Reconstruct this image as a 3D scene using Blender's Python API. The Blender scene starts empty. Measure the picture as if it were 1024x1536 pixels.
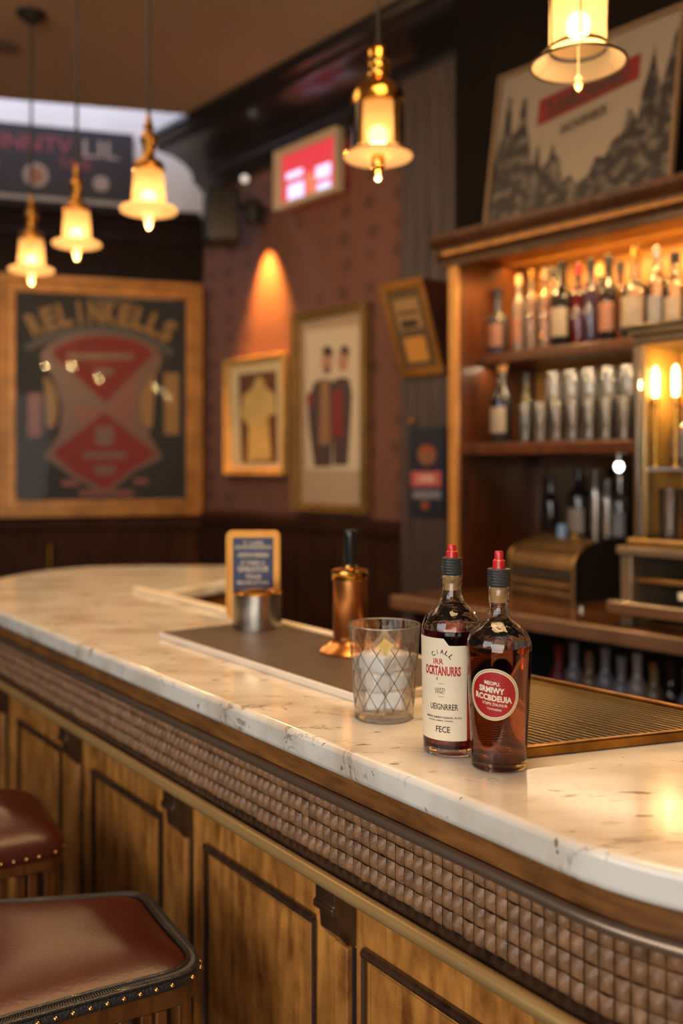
import bpy, bmesh, math, random
from mathutils import Vector, Matrix
random.seed(7)
PI = math.pi
SC = bpy.context.scene
COL = SC.collection
F = 1400.0; EYE = 1.5; HY = 700.0
NX, NY = .757, .654            # direction away from camera, square to the back bar (u)
DX, DY = .654, -.757           # along the back bar, towards the right (v)
TH_R = math.atan2(DY, DX)      # yaw of everything set square to the right wall
TH_B = math.radians(16.4)      # yaw of the far wall

def UV(u, v, z=0.0): return Vector((NX*u + DX*v, NY*u + DY*v, z))
def v_at(px, u):
    k = (px-512)/F; Y = u/(NX*k + NY); return DX*k*Y + DY*Y
def y_at(px, u): return u/(NX*(px-512)/F + NY)
def z_at(py, Y): return EYE - (py-HY)/F*Y

# ------------------------------------------------------------------ materials
def new_mat(name):
    m = bpy.data.materials.new(name); m.use_nodes = True
    nt = m.node_tree; b = nt.nodes['Principled BSDF']; return m, nt, b
def N(nt, t, **kw):
    n = nt.nodes.new(t)
    for k, v in kw.items(): setattr(n, k, v)
    return n
def mat(name, col, rough=.5, metal=0.0, var=0.0, scale=12.0, bump=0.0, bscale=60.0, coat=0.0, spec=None, emit=None, estr=0.0, alpha=None, trans=0.0, ior=1.45):
    m, nt, b = new_mat(name)
    b.inputs['Base Color'].default_value = (*col, 1)
    b.inputs['Roughness'].default_value = rough; b.inputs['Metallic'].default_value = metal
    b.inputs['Coat Weight'].default_value = coat; b.inputs['Transmission Weight'].default_value = trans
    b.inputs['IOR'].default_value = ior
    if spec is not None: b.inputs['Specular IOR Level'].default_value = spec
    if emit: b.inputs['Emission Color'].default_value = (*emit, 1); b.inputs['Emission Strength'].default_value = estr
    if alpha is not None: b.inputs['Alpha'].default_value = alpha
    tc = N(nt, 'ShaderNodeTexCoord')
    if var:
        n = N(nt, 'ShaderNodeTexNoise'); n.inputs['Scale'].default_value = scale; n.inputs['Detail'].default_value = 5
        r = N(nt, 'ShaderNodeValToRGB'); r.color_ramp.elements[0].position = .3; r.color_ramp.elements[1].position = .7
        r.color_ramp.elements[0].color = (*[c*(1-var) for c in col], 1); r.color_ramp.elements[1].color = (*[min(1, c*(1+var)) for c in col], 1)
        nt.links.new(tc.outputs['Object'], n.inputs['Vector']); nt.links.new(n.outputs['Fac'], r.inputs['Fac']); nt.links.new(r.outputs['Color'], b.inputs['Base Color'])
    if bump:
        n2 = N(nt, 'ShaderNodeTexNoise'); n2.inputs['Scale'].default_value = bscale; n2.inputs['Detail'].default_value = 4
        bp = N(nt, 'ShaderNodeBump'); bp.inputs['Strength'].default_value = bump; bp.inputs['Distance'].default_value = .004
        nt.links.new(tc.outputs['Object'], n2.inputs['Vector']); nt.links.new(n2.outputs['Fac'], bp.inputs['Height']); nt.links.new(bp.outputs['Normal'], b.inputs['Normal'])
    return m
def wood(name, dark, light, rough=.35, stretch=(14, 14, 1.6), blotch=3.0, coat=.25, bump=.15):
    m, nt, b = new_mat(name)
    tc = N(nt, 'ShaderNodeTexCoord'); mp = N(nt, 'ShaderNodeMapping'); mp.inputs['Scale'].default_value = stretch
    n = N(nt, 'ShaderNodeTexNoise'); n.inputs['Scale'].default_value = 3.0; n.inputs['Detail'].default_value = 8; n.inputs['Distortion'].default_value = .6
    n2 = N(nt, 'ShaderNodeTexNoise'); n2.inputs['Scale'].default_value = blotch; n2.inputs['Detail'].default_value = 6; n2.inputs['Roughness'].default_value = .65
    mx = N(nt, 'ShaderNodeMath', operation='ADD'); hf = N(nt, 'ShaderNodeMath', operation='MULTIPLY'); hf.inputs[1].default_value = .5
    r = N(nt, 'ShaderNodeValToRGB'); r.color_ramp.elements[0].position = .36; r.color_ramp.elements[1].position = .64
    r.color_ramp.elements[0].color = (*dark, 1); r.color_ramp.elements[1].color = (*light, 1)
    L = nt.links.new
    L(tc.outputs['Object'], mp.inputs['Vector']); L(mp.outputs['Vector'], n.inputs['Vector']); L(tc.outputs['Object'], n2.inputs['Vector'])
    L(n.outputs['Fac'], mx.inputs[0]); L(n2.outputs['Fac'], mx.inputs[1]); L(mx.outputs[0], hf.inputs[0]); L(hf.outputs[0], r.inputs['Fac'])
    L(r.outputs['Color'], b.inputs['Base Color'])
    bp = N(nt, 'ShaderNodeBump'); bp.inputs['Strength'].default_value = bump; bp.inputs['Distance'].default_value = .002
    L(n.outputs['Fac'], bp.inputs['Height']); L(bp.outputs['Normal'], b.inputs['Normal'])
    b.inputs['Roughness'].default_value = rough; b.inputs['Coat Weight'].default_value = coat; b.inputs['Coat Roughness'].default_value = .2
    return m
def glass(name, col=(1, 1, 1), rough=0.0, ior=1.45, bump=0.0, bscale=200, zlo=None, zhi=None):
    m, nt, b = new_mat(name)
    b.inputs['Base Color'].default_value = (*col, 1); b.inputs['Roughness'].default_value = rough
    b.inputs['Transmission Weight'].default_value = 1; b.inputs['IOR'].default_value = ior
    if bump:
        tc = N(nt, 'ShaderNodeTexCoord'); n2 = N(nt, 'ShaderNodeTexNoise'); n2.inputs['Scale'].default_value = bscale; n2.inputs['Detail'].default_value = 1
        bp = N(nt, 'ShaderNodeBump'); bp.inputs['Strength'].default_value = bump; bp.inputs['Distance'].default_value = .003
        nt.links.new(tc.outputs['Object'], n2.inputs['Vector']); nt.links.new(n2.outputs['Fac'], bp.inputs['Height']); nt.links.new(bp.outputs['Normal'], b.inputs['Normal'])
        if zlo is not None:
            sp = N(nt, 'ShaderNodeSeparateXYZ'); mr = N(nt, 'ShaderNodeMapRange'); mr.inputs['From Min'].default_value = zlo; mr.inputs['From Max'].default_value = zhi
            mr.inputs['To Max'].default_value = bump
            nt.links.new(tc.outputs['Object'], sp.inputs[0]); nt.links.new(sp.outputs['Z'], mr.inputs['Value']); nt.links.new(mr.outputs[0], bp.inputs['Strength'])
    return m
def lamp_glass(name, col, estr, clear):
    """lit frosted glass: glows, scatters, lets part of the bulb through"""
    m = bpy.data.materials.new(name); m.use_nodes = True; nt = m.node_tree; nt.nodes.clear()
    o = N(nt, 'ShaderNodeOutputMaterial'); e = N(nt, 'ShaderNodeEmission'); e.inputs['Color'].default_value = (*col, 1); e.inputs['Strength'].default_value = estr
    t = N(nt, 'ShaderNodeBsdfTransparent'); tr = N(nt, 'ShaderNodeBsdfTranslucent'); tr.inputs['Color'].default_value = (.66, .44, .24, 1)
    a = N(nt, 'ShaderNodeAddShader'); mx = N(nt, 'ShaderNodeMixShader'); mx.inputs[0].default_value = clear
    L = nt.links.new; L(e.outputs[0], a.inputs[0]); L(tr.outputs[0], a.inputs[1]); L(a.outputs[0], mx.inputs[1]); L(t.outputs[0], mx.inputs[2]); L(mx.outputs[0], o.inputs[0])
    return m
def pane(name, col=(1, 1, 1), ior=1.5):
    """thin clear sheet: mostly see-through with a mirror sheen"""
    m = bpy.data.materials.new(name); m.use_nodes = True; nt = m.node_tree; nt.nodes.clear()
    o = N(nt, 'ShaderNodeOutputMaterial'); t = N(nt, 'ShaderNodeBsdfTransparent'); t.inputs[0].default_value = (*col, 1)
    g = N(nt, 'ShaderNodeBsdfGlossy'); g.inputs['Roughness'].default_value = .03; f = N(nt, 'ShaderNodeFresnel'); f.inputs[0].default_value = ior
    mx = N(nt, 'ShaderNodeMixShader'); L = nt.links.new; L(f.outputs[0], mx.inputs[0]); L(t.outputs[0], mx.inputs[1]); L(g.outputs[0], mx.inputs[2]); L(mx.outputs[0], o.inputs[0])
    return m
def emis(name, col, s): return mat(name, (.05, .05, .05), .5, emit=col, estr=s)
def s2l(r, g, b):
    f = lambda c: ((c/255+.055)/1.055)**2.4 if c > 10 else c/255/12.92
    return (f(r), f(g), f(b))

def marble():
    m, nt, b = new_mat('cream_marble')
    L = nt.links.new; tc = N(nt, 'ShaderNodeTexCoord')
    mp = N(nt, 'ShaderNodeMapping'); mp.inputs['Rotation'].default_value = (0, 0, .5); mp.inputs['Scale'].default_value = (1.0, 2.2, 1.6)
    L(tc.outputs['Object'], mp.inputs['Vector'])
    n = N(nt, 'ShaderNodeTexNoise'); n.inputs['Scale'].default_value = 3.1; n.inputs['Detail'].default_value = 9; n.inputs['Roughness'].default_value = .62; n.inputs['Distortion'].default_value = .9
    L(mp.outputs[0], n.inputs['Vector'])
    s = N(nt, 'ShaderNodeMath', operation='SUBTRACT'); s.inputs[1].default_value = .5; a = N(nt, 'ShaderNodeMath', operation='ABSOLUTE')
    L(n.outputs['Fac'], s.inputs[0]); L(s.outputs[0], a.inputs[0])
    r = N(nt, 'ShaderNodeValToRGB'); r.color_ramp.elements[0].position = 0; r.color_ramp.elements[0].color = (1, 1, 1, 1); r.color_ramp.elements[1].position = .013; r.color_ramp.elements[1].color = (0, 0, 0, 1)
    L(a.outputs[0], r.inputs['Fac'])
    n3 = N(nt, 'ShaderNodeTexNoise'); n3.inputs['Scale'].default_value = 8; n3.inputs['Detail'].default_value = 3
    r3 = N(nt, 'ShaderNodeValToRGB'); r3.color_ramp.elements[0].position = .5; r3.color_ramp.elements[1].position = .62
    L(mp.outputs[0], n3.inputs['Vector']); L(n3.outputs['Fac'], r3.inputs['Fac'])
    mul = N(nt, 'ShaderNodeMath', operation='MULTIPLY'); L(r.outputs['Color'], mul.inputs[0]); L(r3.outputs['Color'], mul.inputs[1])
    # small dark flecks
    mp2 = N(nt, 'ShaderNodeMapping'); mp2.inputs['Rotation'].default_value = (0, 0, .2); mp2.inputs['Scale'].default_value = (14, 40, 30)
    n4 = N(nt, 'ShaderNodeTexNoise'); n4.inputs['Scale'].default_value = 1.6; n4.inputs['Detail'].default_value = 3
    r4 = N(nt, 'ShaderNodeValToRGB'); r4.color_ramp.elements[0].position = .665; r4.color_ramp.elements[1].position = .71
    L(tc.outputs['Object'], mp2.inputs['Vector']); L(mp2.outputs[0], n4.inputs['Vector']); L(n4.outputs['Fac'], r4.inputs['Fac'])
    mxm = N(nt, 'ShaderNodeMath', operation='MAXIMUM'); L(mul.outputs[0], mxm.inputs[0]); L(r4.outputs['Color'], mxm.inputs[1])
    base = N(nt, 'ShaderNodeTexNoise'); base.inputs['Scale'].default_value = 4.5; base.inputs['Detail'].default_value = 6
    rb = N(nt, 'ShaderNodeValToRGB'); rb.color_ramp.elements[0].position = .32; rb.color_ramp.elements[0].color = (.56, .47, .36, 1); rb.color_ramp.elements[1].position = .56; rb.color_ramp.elements[1].color = (.78, .72, .62, 1)
    L(mp.outputs[0], base.inputs['Vector']); L(base.outputs['Fac'], rb.inputs['Fac'])
    mx = N(nt, 'ShaderNodeMix', data_type='RGBA'); L(mxm.outputs[0], mx.inputs[0]); L(rb.outputs['Color'], mx.inputs[6]); mx.inputs[7].default_value = (.23, .16, .11, 1)
    L(mx.outputs[2], b.inputs['Base Color']); b.inputs['Roughness'].default_value = .13
    return m

M = {}
M['marble'] = marble()
M['bar_wood'] = wood('aged_golden_oak', s2l(118, 66, 24), s2l(222, 150, 72), .36, (12, 12, 2.0), 9.0)
M['bar_dark'] = wood('dark_bar_molding', s2l(38, 24, 16), s2l(78, 52, 34), .22, coat=.5)
M['fascia'] = wood('brown_fascia_wood', s2l(84, 50, 24), s2l(150, 98, 50), .35, (3, 3, 22), 5)
M['weave'] = mat('woven_leather', s2l(134, 96, 64), .40, var=.35, scale=45, bump=.4, bscale=260, coat=.08)
M['bronze'] = mat('dark_bronze', s2l(156, 132, 110), .32, .8)
M['brass_rail'] = mat('aged_brass', s2l(222, 184, 122), .3, 1, var=.15, scale=6)
M['brass'] = mat('polished_brass', s2l(214, 158, 70), .18, 1, var=.2, scale=20)
M['brass_dark'] = mat('tarnished_brass', s2l(150, 104, 44), .3, .9, var=.35, scale=25)
M['copper'] = mat('brushed_copper', s2l(206, 136, 78), .28, 1, var=.12, scale=30)
M['steel'] = mat('brushed_steel', s2l(176, 168, 158), .24, 1, var=.08, scale=30)
M['black'] = mat('black_plastic', (.012, .011, .011), .25, bump=.02)
M['black_matte'] = mat('black_matte', (.012, .011, .010), .6)
M['black_cord'] = mat('black_cord', (.03, .03, .03), .35, bump=.6, bscale=500, coat=.3)
M['red_cap'] = mat('red_plastic', s2l(214, 44, 40), .3, coat=.3)
M['slate'] = mat('slate_mat', s2l(84, 70, 60), .5, var=.15, scale=15, bump=.15, bscale=120)
M['white_edge'] = mat('white_edge', s2l(226, 214, 196), .3)
M['label_cream'] = mat('cream_paper', s2l(236, 218, 186), .55, var=.05, scale=25)
M['label_red'] = mat('red_print', s2l(168, 30, 30), .45)
M['ink_red'] = mat('red_ink', s2l(186, 40, 40), .5)
M['ink'] = mat('dark_ink', s2l(52, 40, 32), .6)
M['gold_print'] = mat('gold_print', s2l(196, 160, 92), .4, .5)
M['navy'] = mat('navy_print', s2l(20, 36, 80), .35)
M['cream_ink'] = mat('cream_ink', s2l(226, 206, 170), .5)
M['leather'] = mat('chestnut_leather', s2l(72, 28, 14), .36, var=.3, scale=5, bump=.12, bscale=160, spec=.5)
M['piping'] = mat('black_braid', (.02, .016, .014), .3, bump=.5, bscale=300, coat=.3)
M['nail'] = mat('brass_nailhead', s2l(206, 160, 96), .2, 1)
M['stool_wood'] = wood('stool_wood', s2l(58, 30, 14), s2l(128, 76, 34), .32)
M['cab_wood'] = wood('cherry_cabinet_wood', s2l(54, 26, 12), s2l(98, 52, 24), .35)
M['cab_lit'] = wood('cabinet_wood_lit', s2l(160, 104, 44), s2l(206, 146, 66), .45)  # cabinet wood again, lamp glow put into its lighter colour
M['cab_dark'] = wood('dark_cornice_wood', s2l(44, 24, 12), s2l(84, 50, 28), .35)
M['cornice'] = mat('glossy_dark_paint', s2l(30, 26, 30), .30, var=.2, scale=3, coat=.4)
M['dark_wood'] = wood('dark_panel_wood', s2l(20, 10, 6), s2l(34, 17, 10), .5, coat=.1)
M['wainscot'] = wood('wainscot_wood', s2l(40, 22, 14), s2l(66, 38, 24), .35)
M['bulkhead'] = wood('bulkhead_wood', s2l(12, 7, 5), s2l(24, 14, 9), .6, coat=0)
_b = M['dark_wood'].node_tree.nodes['Principled BSDF']; _b.inputs['Specular IOR Level'].default_value = .15; _b.inputs['Roughness'].default_value = .7; _b.inputs['Coat Weight'].default_value = 0
_b = M['wainscot'].node_tree.nodes['Principled BSDF']; _b.inputs['Specular IOR Level'].default_value = .12; _b.inputs['Roughness'].default_value = .7; _b.inputs['Coat Weight'].default_value = 0
_b = M['bulkhead'].node_tree.nodes['Principled BSDF']; _b.inputs['Specular IOR Level'].default_value = .12; _b.inputs['Roughness'].default_value = .8
M['ceiling'] = mat('tan_ceiling_paint', s2l(168, 140, 116), .8, var=.04, scale=2)
M['white_wall'] = mat('white_plaster', s2l(200, 196, 196), .8, var=.05, scale=3)
M['floor'] = wood('dark_floor_boards', s2l(40, 26, 16), s2l(74, 50, 32), .35)
M['counter_back'] = wood('polished_counter_wood', s2l(70, 42, 22), s2l(118, 76, 42), .16, (3, 3, 20), 4)
M['gold_frame'] = mat('gilt_frame', s2l(156, 104, 46), .35, .35, var=.3, scale=10)
M['glassclear'] = glass('clear_glass')
def thin_glass(name, tint, milk, gl=.55, trans=.55, rough=.03, ior=1.5):
    """thin-walled glass: see-through, mirror sheen at the rim, a trace of haze"""
    m = bpy.data.materials.new(name); m.use_nodes = True; nt = m.node_tree; nt.nodes.clear(); L = nt.links.new
    o = N(nt, 'ShaderNodeOutputMaterial'); t = N(nt, 'ShaderNodeBsdfTransparent'); t.inputs[0].default_value = (*tint, 1)
    g = N(nt, 'ShaderNodeBsdfGlossy'); g.inputs['Roughness'].default_value = rough; f = N(nt, 'ShaderNodeFresnel'); f.inputs[0].default_value = ior
    d = N(nt, 'ShaderNodeBsdfTranslucent'); d.inputs[0].default_value = (.95, .9, .82, 1); d2 = N(nt, 'ShaderNodeBsdfDiffuse'); d2.inputs[0].default_value = (.95, .9, .82, 1)
    ad = N(nt, 'ShaderNodeMixShader'); ad.inputs[0].default_value = .5; L(d.outputs[0], ad.inputs[1]); L(d2.outputs[0], ad.inputs[2])
    m1 = N(nt, 'ShaderNodeMixShader'); m1.inputs[0].default_value = milk; L(t.outputs[0], m1.inputs[1]); L(ad.outputs[0], m1.inputs[2])
    m2 = N(nt, 'ShaderNodeMixShader'); L(f.outputs[0], m2.inputs[0]); L(m1.outputs[0], m2.inputs[1]); L(g.outputs[0], m2.inputs[2]); L(m2.outputs[0], o.inputs[0]); return m
def half_glass(name, frac, **k):
    """refracting glass that also lets light straight through"""
    m = glass(name, **k); nt = m.node_tree; b = nt.nodes['Principled BSDF']; o = [n for n in nt.nodes if n.type == 'OUTPUT_MATERIAL'][0]
    t = N(nt, 'ShaderNodeBsdfTransparent'); mx = N(nt, 'ShaderNodeMixShader'); mx.inputs[0].default_value = frac
    nt.links.new(b.outputs[0], mx.inputs[1]); nt.links.new(t.outputs[0], mx.inputs[2]); nt.links.new(mx.outputs[0], o.inputs[0]); return m
M['glassbg'] = thin_glass('shelf_glass', (.97, .95, .92), .06, ior=1.6)
M['bulb'] = emis('warm_bulb', (1.0, .70, .32), 13)
M['shade_lit'] = lamp_glass('lit_opal_glass', (1.0, .44, .11), .50, .16)
M['brim_lit'] = lamp_glass('lit_glass_brim', (1.0, .56, .20), .55, .15)
M['wire'] = mat('dark_wire', s2l(50, 38, 28), .35, .7)
M['cable'] = mat('dark_cable', s2l(30, 24, 20), .5)

def wallpaper():
    m, nt, b = new_mat('patterned_brown_wallpaper'); L = nt.links.new
    tc = N(nt, 'ShaderNodeTexCoord'); v = N(nt, 'ShaderNodeTexVoronoi'); v.inputs['Scale'].default_value = 7; v.inputs['Randomness'].default_value = .25
    r = N(nt, 'ShaderNodeValToRGB'); r.color_ramp.elements[0].position = .15; r.color_ramp.elements[0].color = (*s2l(84, 52, 40), 1); r.color_ramp.elements[1].position = .35; r.color_ramp.elements[1].color = (*s2l(112, 72, 56), 1)
    L(tc.outputs['Object'], v.inputs['Vector']); L(v.outputs['Distance'], r.inputs['Fac']); L(r.outputs['Color'], b.inputs['Base Color']); b.inputs['Roughness'].default_value = .7
    return m
M['wallpaper'] = wallpaper()
def pilaster_paint():
    m, nt, b = new_mat('ribbed_grey_brown_paint'); L = nt.links.new
    tc = N(nt, 'ShaderNodeTexCoord'); n = N(nt, 'ShaderNodeTexNoise'); mp = N(nt, 'ShaderNodeMapping'); mp.inputs['Scale'].default_value = (30, 30, .6)
    r = N(nt, 'ShaderNodeValToRGB'); r.color_ramp.elements[0].position = .35; r.color_ramp.elements[0].color = (*s2l(52, 42, 40), 1); r.color_ramp.elements[1].position = .65; r.color_ramp.elements[1].color = (*s2l(84, 68, 64), 1)
    L(tc.outputs['Object'], mp.inputs[0]); L(mp.outputs[0], n.inputs['Vector']); L(n.outputs['Fac'], r.inputs['Fac']); L(r.outputs['Color'], b.inputs['Base Color']); b.inputs['Roughness'].default_value = .5
    return m
M['pilaster'] = pilaster_paint()

# ------------------------------------------------------------------ mesh builder
class MB:
    def __init__(s): s.v = []; s.f = []; s.m = []
    def add(s, vs, fs, m=0):
        o = len(s.v); s.v += [tuple(p) for p in vs]; s.f += [[i+o for i in f] for f in fs]; s.m += [m]*len(fs); return s
    def box(s, c, d, rz=0, m=0, top=1.0):
        hx, hy, hz = d[0]/2, d[1]/2, d[2]/2; R = Matrix.Rotation(rz, 3, 'Z'); vs = []
        for z in (-hz, hz):
            k = top if z > 0 else 1
            for x, y in ((-hx, -hy), (hx, -hy), (hx, hy), (-hx, hy)): vs.append(R @ Vector((x*k, y*k, 0)) + Vector((c[0], c[1], c[2]+z)))
        return s.add(vs, [[3, 2, 1, 0], [4, 5, 6, 7], [0, 1, 5, 4], [1, 2, 6, 5], [2, 3, 7, 6], [3, 0, 4, 7]], m)
    def lathe(s, prof, n=32, c=(0, 0, 0), m=0, cap=True):
        vs = []; fs = []
        for r, z in prof:
            for i in range(n): a = 2*PI*i/n; vs.append((c[0]+r*math.cos(a), c[1]+r*math.sin(a), c[2]+z))
        for j in range(len(prof)-1):
            for i in range(n): k = (i+1) % n; fs.append([j*n+i, j*n+k, (j+1)*n+k, (j+1)*n+i])
        if cap:
            if prof[0][0] > 1e-5: fs.append(list(range(n))[::-1])
            if prof[-1][0] > 1e-5: fs.append([(len(prof)-1)*n+i for i in range(n)])
        return s.add(vs, fs, m)
    def prism(s, poly, z0, z1, m=0):
        n = len(poly); vs = [(p[0], p[1], z0) for p in poly]+[(p[0], p[1], z1) for p in poly]
        fs = [list(range(n))[::-1], [n+i for i in range(n)]]+[[i, (i+1) % n, n+(i+1) % n, n+i] for i in range(n)]
        return s.add(vs, fs, m)
    def slab(s, poly, y0, y1, m=0):      # polygon in local x,z ; thickness along y
        n = len(poly); vs = [(p[0], y0, p[1]) for p in poly]+[(p[0], y1, p[1]) for p in poly]
        fs = [list(range(n)), [n+i for i in range(n)][::-1]]+[[(i+1) % n, i, n+i, n+(i+1) % n] for i in range(n)]
        return s.add(vs, fs, m)
    def tube(s, pts, r, n=10, m=0, closed=False, cap=True):
        P = [Vector(p) for p in pts]; L_ = len(P); vs = []; fs = []; up = Vector((0, 0, 1)); prev = None
        for i, p in enumerate(P):
            if closed: t = (P[(i+1) % L_]-P[i-1]).normalized()
            else: t = (P[min(i+1, L_-1)]-P[max(i-1, 0)]).normalized()
            a = prev if prev is not None else (up if abs(t.z) < .9 else Vector((1, 0, 0)))
            x = t.cross(a).cross(t).normalized() if prev is not None else t.cross(a).normalized()
            prev = x; y = t.cross(x)
            rr = r[i] if isinstance(r, (list, tuple)) else r
            for k in range(n): w = 2*PI*k/n; vs.append(p + x*math.cos(w)*rr + y*math.sin(w)*rr)
        for i in range(L_ if closed else L_-1):
            j = (i+1) % L_
            for k in range(n): q = (k+1) % n; fs.append([i*n+k, i*n+q, j*n+q, j*n+k])
        if cap and not closed: fs += [list(range(n))[::-1], [(L_-1)*n+k for k in range(n)]]
        return s.add(vs, fs, m)
    def sphere(s, c, r, m=0, n=12, sz=1.0):
        prof = [(max(1e-6, r*math.sin(PI*i/n)), -r*sz*math.cos(PI*i/n)) for i in range(n+1)]
        return s.lathe(prof, n*2, c, m, cap=False)
    def build(s, name, mats, parent=None, loc=None, rz=0, smooth=35, bevel=0, bseg=2):
        me = bpy.data.meshes.new(name); me.from_pydata(s.v, [], s.f); me.update()
        if not isinstance(mats, (list, tuple)): mats = [mats]
        for k in mats: me.materials.append(k if not isinstance(k, str) else M[k])
        for p, k in zip(me.polygons, s.m): p.material_index = min(k, len(mats)-1)
        bm = bmesh.new(); bm.from_mesh(me); bmesh.ops.recalc_face_normals(bm, faces=bm.faces); bm.to_mesh(me); bm.free()
        if smooth:
            me.shade_smooth(); me.set_sharp_from_angle(angle=math.radians(smooth))
        o = bpy.data.objects.new(name, me); COL.objects.link(o)
        if parent is not None: o.parent = parent
        if loc is not None: o.location = loc
        o.rotation_euler.z = rz
        if bevel:
            b = o.modifiers.new('bevel', 'BEVEL'); b.width = bevel; b.segments = bseg; b.limit_method = 'ANGLE'; b.angle_limit = math.radians(40)
        return o
def thing(name, label, cat, loc=(0, 0, 0), rz=0, group=None):
    o = bpy.data.objects.new(name, None); o.empty_display_size = .05; COL.objects.link(o); o.location = loc; o.rotation_euler.z = rz
    o['label'] = label; o['category'] = cat
    if group: o['group'] = group
    return o
def tag(o, label, cat, group=None):
    o['label'] = label; o['category'] = cat
    if group: o['group'] = group
    return o
def struct(o): o['kind'] = 'structure'; return o
def dup(root, loc=None, rz=None, label=None, group=None):
    r = root.copy(); COL.objects.link(r)
    if loc is not None: r.location = loc
    if rz is not None: r.rotation_euler.z = rz
    if label: r['label'] = label
    if group: r['group'] = group
    for ch in list(root.children):
        c = ch.copy(); COL.objects.link(c); c.parent = r
        for g in list(ch.children):
            d = g.copy(); COL.objects.link(d); d.parent = c
    return r
_tc = {}
def text_geo(s, bold=.012):
    """verts (x,y) centred, height 1 for capitals, faces"""
    if (s, bold) in _tc: return _tc[(s, bold)]
    cu = bpy.data.curves.new('t', 'FONT'); cu.body = s; cu.size = 1; cu.align_x = 'CENTER'; cu.resolution_u = 2; cu.offset = bold
    o = bpy.data.objects.new('t', cu); COL.objects.link(o)
    dg = bpy.context.evaluated_depsgraph_get(); me = bpy.data.meshes.new_from_object(o.evaluated_get(dg))
    vs = [(v.co.x, v.co.y) for v in me.vertices]; fs = [list(p.vertices) for p in me.polygons]
    bpy.data.objects.remove(o); bpy.data.curves.remove(cu); bpy.data.meshes.remove(me)
    if vs:
        x0 = min(v[0] for v in vs); x1 = max(v[0] for v in vs); cx = (x0+x1)/2
        vs = [(x-cx, y/.72) for x, y in vs]
        w = x1-x0
    else: w = .4
    _tc[(s, bold)] = (vs, fs, w); return _tc[(s, bold)]
def put_text(mb, s, fn, width, height, m=0, bold=.012):
    """fn(x, y) -> 3-D; the string fills width x height, centred on x, baseline y=0"""
    vs, fs, w = text_geo(s, bold); k = width/w
    mb.add([fn(x*k, y*height) for x, y in vs], fs, m)
def arc_text(mb, s, cx, cy, R, a0, a1, h, place, m=0, wfill=.86, bold=.012):
    """letters on an arc (angles in degrees measured from +y, clockwise)"""
    n = len(s)
    for i, ch in enumerate(s):
        if ch == ' ': continue
        a = math.radians(a0+(a1-a0)*(i+.5)/n); arcw = abs(math.radians(a1-a0))*R/n*wfill
        vs, fs, w = text_geo(ch, bold); k = arcw/w if ch not in "I'.1" else h*.9
        out = []
        for x, y in vs:
            X = x*k; Yy = R+y*h
            out.append(place(cx + X*math.cos(a)+Yy*math.sin(a), cy - X*math.sin(a)+Yy*math.cos(a)))
        mb.add(out, fs, m)

# ------------------------------------------------------------------ bar geometry
BD = Vector((.6017, -.7987)); BM = Vector((.7987, .6017)); P0 = Vector((-.94, 2.57))
def bar_pt(t, s=0.0): p = P0+BD*t+BM*s; return p
ZT = 1.10
T1 = 1.954; RC = .35
def outer_path(s, t0=-.45, seg=10, ext=.35, tail=True):
    """customer side of the counter, offset s inward: far rounded end, straight run, near rounded corner"""
    pts = []
    if tail:
        raw = [(-.28, 3.77), (-.6, 3.79), (-.95, 3.77), (-1.09, 3.69), (-1.19, 3.52), (-1.235, 3.32), (-1.24, 3.12)]
        R = [Vector(p) for p in raw]+[bar_pt(t0), bar_pt(t0+.1)]
        for i in range(len(R)-1):
            a = R[max(i-1, 0)]; b = R[i+1]; t = (b-a).normalized(); nrm = Vector((-t.y, t.x))
            pts.append(R[i]+nrm*s)
    k = 24
    for i in range(k+1): pts.append(bar_pt(t0+.1+(T1-t0-.1)*i/k, s))
    c = bar_pt(T1)+BM*RC
    for i in range(1, seg*2+1):
        th = PI/2*i/(seg*2); r = RC-s
        pts.append(c + BD*(r*math.sin(th)) - BM*(r*math.cos(th)))
    e = pts[-1]; pts.append(e+BM*ext)
    return pts
def smooth_poly(P, it=2, keep_ends=True):
    for _ in range(it):
        Q = [P[0]]
        for a, b in zip(P, P[1:]): Q += [a*.75+b*.25, a*.25+b*.75]
        Q.append(P[-1]); P = Q
    return P
INNER = [Vector((1.15, 1.745)), Vector((.66, 1.375)), Vector((-.58, 2.93)), Vector((-.55, 3.0)), Vector((-.41, 3.256)), Vector((-.30, 3.36)), Vector((-.26, 3.55))]
out = outer_path(0); tailn = 8
o_s = smooth_poly(out[:9], 2)+out[9:]
poly = o_s + INNER
top = MB().prism([(p.x, p.y) for p in poly], ZT-.042, ZT).build('marble_worktop', 'marble', bevel=.009, bseg=3, smooth=50)
tag(top, 'long cream veined marble worktop with rounded ends on the bar', 'worktop')

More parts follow.
